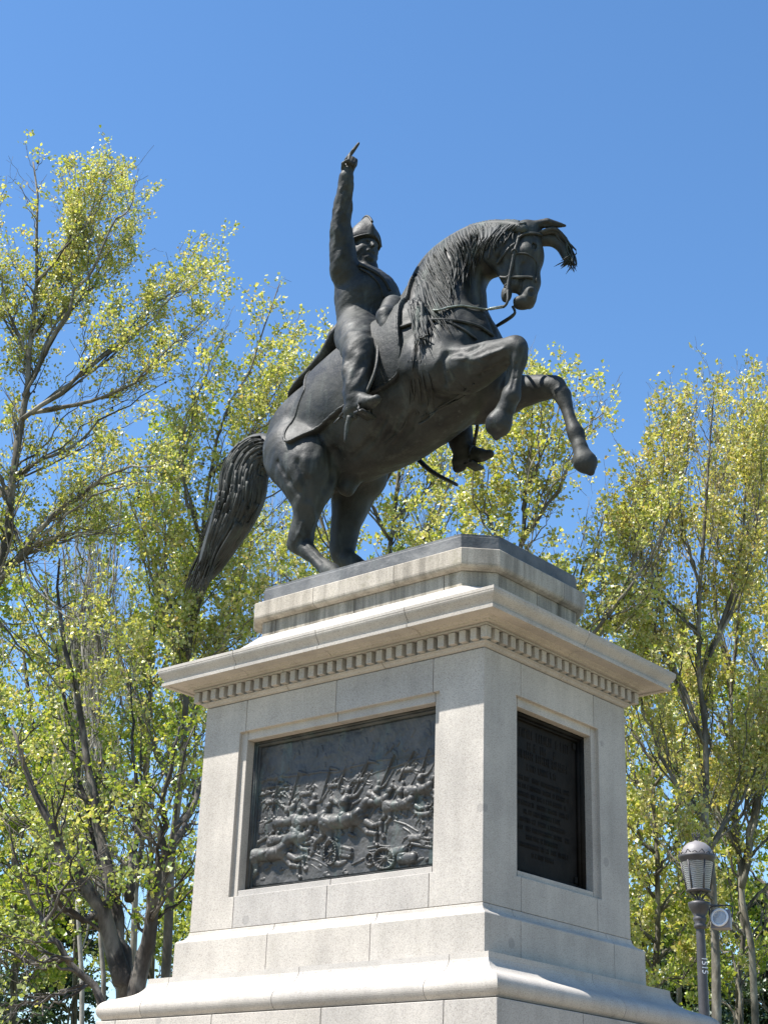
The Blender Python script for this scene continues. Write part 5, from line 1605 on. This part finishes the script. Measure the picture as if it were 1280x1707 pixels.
# planes behind the statue
tree('plane_tree', 'plane tree standing behind the horse, crown showing under its belly', [
    ([(600, 1600), (610, 1300), (620, 1100), (640, 960), (660, 840), (670, 720), (675, 600), (684, 500)], 0.20, 0.0),
    ([(630, 1050), (560, 930), (520, 830), (500, 730), (520, 620)], 0.08, 0.5),
    ([(640, 960), (700, 900), (740, 830), (760, 740), (770, 680)], 0.08, -0.5),
    ([(650, 900), (600, 800), (580, 700), (575, 600)], 0.07, 0.3),
    ([(655, 870), (720, 800), (735, 720), (720, 620)], 0.06, 0.6),
    ([(625, 1080), (700, 980), (780, 920), (830, 860)], 0.07, 0.2),
    ([(620, 1120), (540, 1040), (480, 960), (440, 880)], 0.06, -0.5)], 34.0, 6, M['leaf'], M['bark'], dens=1.0, leaf=0.092, group=PL, balls=30)
tree('plane_tree', 'plane tree beyond the raised forelegs with a long rising bough over the cornice', [
    ([(900, 1600), (890, 1350), (880, 1150), (870, 1020), (868, 900), (880, 780), (888, 680), (884, 585)], 0.20, 0.0),
    ([(885, 1180), (940, 1110), (987, 1056), (1038, 998), (1074, 943), (1103, 881), (1114, 841), (1110, 780)], 0.095, -0.4),
    ([(872, 960), (820, 880), (800, 800), (810, 720), (830, 660)], 0.07, 0.5),
    ([(870, 900), (930, 810), (965, 740), (1000, 680), (1012, 640)], 0.07, -0.3),
    ([(876, 820), (920, 720), (935, 650), (925, 598)], 0.06, 0.5),
    ([(880, 1100), (960, 980), (1000, 880), (1020, 790)], 0.07, 0.6),
    ([(875, 1000), (780, 960), (720, 900), (690, 820)], 0.06, -0.6),
    ([(1038, 998), (1060, 900), (1050, 830), (1062, 765)], 0.05, 0.3),
    ([(885, 1200), (980, 1150), (1060, 1100), (1110, 1010)], 0.06, 0.8)], 30.0, 7, M['leaf'], M['bark'], dens=0.9, leaf=0.085, group=PL, balls=60)
# planes at the right
tree('plane_tree', 'budding plane tree with straight upright boughs behind the street lamp', [
    ([(1196, 1720), (1188, 1560), (1180, 1400), (1172, 1250), (1166, 1100), (1168, 950), (1178, 800), (1186, 700), (1190, 615)], 0.19, 0.0),
    ([(1172, 1240), (1120, 1100), (1100, 980), (1108, 860), (1130, 740), (1128, 650)], 0.08, 0.4),
    ([(1170, 1120), (1220, 980), (1240, 850), (1238, 720), (1240, 602)], 0.08, -0.4),
    ([(1168, 980), (1130, 860), (1145, 740), (1160, 640)], 0.06, 0.5),
    ([(1180, 1380), (1110, 1280), (1075, 1180), (1060, 1080), (1050, 960)], 0.07, -0.5),
    ([(1182, 1420), (1250, 1300), (1280, 1180), (1300, 1050)], 0.07, 0.6),
    ([(1166, 1060), (1080, 960), (1060, 880), (1085, 780)], 0.06, 0.2),
    ([(1186, 1500), (1120, 1430), (1085, 1370), (1070, 1290)], 0.05, 0.7)], 32.0, 8, M['leaf_gold'], M['bark'], dens=0.9, leaf=0.084, upb=0.45, ang=0.6, group=PL, balls=50)
tree('plane_tree', 'budding plane tree at the outer side of the lamp, stem splitting in two', [
    ([(1262, 1740), (1245, 1560), (1228, 1400), (1218, 1250), (1222, 1100), (1236, 960), (1250, 800), (1262, 640)], 0.17, 0.0),
    ([(1236, 1480), (1262, 1330), (1285, 1200), (1290, 1050), (1280, 900), (1285, 720)], 0.12, 0.3),
    ([(1222, 1140), (1190, 1000), (1200, 860), (1215, 740), (1215, 640)], 0.07, -0.5),
    ([(1240, 920), (1290, 800), (1300, 690), (1275, 610)], 0.06, 0.5),
    ([(1225, 1300), (1160, 1200), (1140, 1090), (1150, 1000)], 0.06, 0.4),
    ([(1230, 1420), (1180, 1340), (1140, 1290), (1100, 1250)], 0.05, -0.6),
    ([(1240, 1560), (1180, 1500), (1120, 1480)], 0.05, 0.4)], 36.0, 9, M['leaf_gold'], M['bark'], dens=0.95, leaf=0.09, upb=0.45, ang=0.6, group=PL, balls=40)
# farther row that closes the view
FR_ = [(-60, 40, 860, 'leaf_green', 'deep green park tree far behind the large spreading plane'), (120, 44, 1000, 'leaf', 'yellow green park tree far behind the forked trunk'), (400, 44, 900, 'leaf_green', 'park tree far behind the horse tail'),
       (760, 46, 820, 'leaf_green', 'park tree far behind the statue plinth'), (1010, 44, 980, 'leaf', 'park tree far behind the inscription side of the pedestal'), (1130, 48, 1050, 'leaf_green', 'green park tree far behind the street lamp'), (1290, 46, 900, 'leaf_green', 'park tree far behind the splitting stem'),
       (250, 40, 1080, 'leaf_pale', 'pale park tree filling the gap beside the forked trunk'), (20, 37, 1230, 'leaf_green', 'low green park tree behind the leaning bough'), (1090, 38, 1180, 'leaf', 'low yellow green tree between pedestal and street lamp'), (1230, 40, 1150, 'leaf_green', 'low green tree right behind the floodlight')]
for i, (cx, dd, ty, lm, lab) in enumerate(FR_):
    rr_ = random.Random(40 + i)
    base = 1760
    lim = [([(cx, base), (cx + 5, 1500), (cx - 4, 1300), (cx + 6, (1300 + ty) / 2), (cx, ty)], 0.18, 0.0)]
    for k in range(13):
        y0 = 1720 - k * (1720 - ty) / 14.5
        s_ = 1 if k % 2 else -1
        w_ = rr_.uniform(60, 120)
        lim.append(([(cx, y0), (cx + s_ * w_ * 0.5, y0 - 60), (cx + s_ * w_ * 0.85, y0 - 140), (cx + s_ * w_, y0 - 210 - rr_.uniform(0, 40))], 0.07, rr_.uniform(-0.9, 0.9)))
    tree('park_tree', lab, lim, dd, 50 + i, M[lm], M['bark'], dens=1.0, leaf=0.125, sp2=0.6, sp3=0.36, sp4=0.25, balls=0, twig_keep=0.2, more=1, per=6, group='trees of the far row', len2=1.2)
# bare poplars with whitish upright twigs
for i, (cx, dd, ty, lab) in enumerate(((165, 29, 830, 'thin poplar with pale bare upright twigs behind the forked trunk'), (455, 40, 800, 'thin poplar with pale bare twigs seen between tail and hind leg'), (128, 30, 900, 'paler thin poplar nearest the dark cedar'))):
    rr_ = random.Random(70 + i)
    lim = [([(cx + 8, 1760), (cx + 4, 1500), (cx, 1200), (cx - 3, 1000), (cx, ty)], 0.065, 0.0)]
    for k in range(13):
        y0 = 1500 - k * 38
        s_ = rr_.choice((-1, 1)); w_ = rr_.uniform(12, 48)
        lim.append(([(cx + 3, y0), (cx + s_ * w_ * 0.6, y0 - 90), (cx + s_ * w_ * 0.9, y0 - 220), (cx + s_ * w_, max(ty + 10, y0 - 420 - rr_.uniform(0, 60)))], 0.035, rr_.uniform(-0.5, 0.5)))
    tree('poplar_tree', lab, lim, dd, 80 + i, M['leaf_pale'], M['bark_white'], dens=0.12, leaf=0.06, bark_k=1.0, sp2=0.55, sp3=0.4, sp4=0.3, upb=0.9, ang=0.35, balls=0, group='bare poplars', spread=1.5, more=0)
# dark cedars low in the background
def cedar(lab, cx, ytop, ybot, dist, wpx, seed):
    rng = np.random.default_rng(seed)
    pt, pb_ = far(cx, ytop, dist), far(cx, 1900, dist)
    root = empty('cedar_tree', (pb_[0], pb_[1], 0), lab, 'tree', 'dark cedars')
    wood, LP, LD = Bag(), [], []
    hgt = pt[2]
    wood.tube([(pb_[0], pb_[1], -0.1), (pb_[0], pb_[1], hgt * 0.5), (pt[0], pt[1], hgt)], [0.35, 0.2, 0.03], sides=8)
    wm = wpx * dist / FPX
    for k in range(150):
        z = hgt * rng.uniform(0.10, 0.98)
        a = rng.uniform(0, 2 * np.pi); ln = wm * (1.05 - z / hgt) * rng.uniform(0.7, 1.15) + 0.4
        s = np.linspace(0, 1, 8)
        P_ = np.stack([pb_[0] + np.cos(a) * ln * s, pb_[1] + np.sin(a) * ln * s, z + 0.25 * ln * s - 0.42 * ln * s ** 2], -1)
        wood.add(*tubes(P_[None], (0.05 * (1 - 0.85 * s))[None], 4, False))
        for t in range(46):
            u = rng.uniform(0.15, 1.0); w_ = (rng.random() - 0.5) * ln * 0.7 * (1.1 - u)
            q = np.array([np.interp(u, s, P_[:, j]) for j in range(3)]) + np.array([-np.sin(a) * w_, np.cos(a) * w_, -abs(w_) * 0.25])
            LP.append(q); LD.append(np.array([np.cos(a) - np.sin(a) * np.sign(w_), np.sin(a) + np.cos(a) * np.sign(w_), -0.35]))
    LP, LD = np.array(LP), np.array(LD)
    LPm = np.repeat(LP, 5, 0) + rng.normal(size=(len(LP) * 5, 3)) * 0.10
    V, T_ = leaves(LPm, unit(np.repeat(LD, 5, 0)), 0.15, rng, 0.2)
    link('trunk', wood.mesh('trunk'), M['bark_dark'], root)
    o = link('crown', mesh_np('crown', V, None, T_, False), M['needle'], root); o['kind'] = 'stuff'
    TRI[0] += len(T_)
cedar('dark blue green cedar behind the large spreading plane tree', 35, 1040, 1600, 52, 150, 91)
cedar('dark cedar low behind the street lamp post', 1150, 1480, 1700, 54, 160, 92)
cedar('dark cedar at the outer side of the lamp', 1285, 1460, 1700, 56, 150, 94)
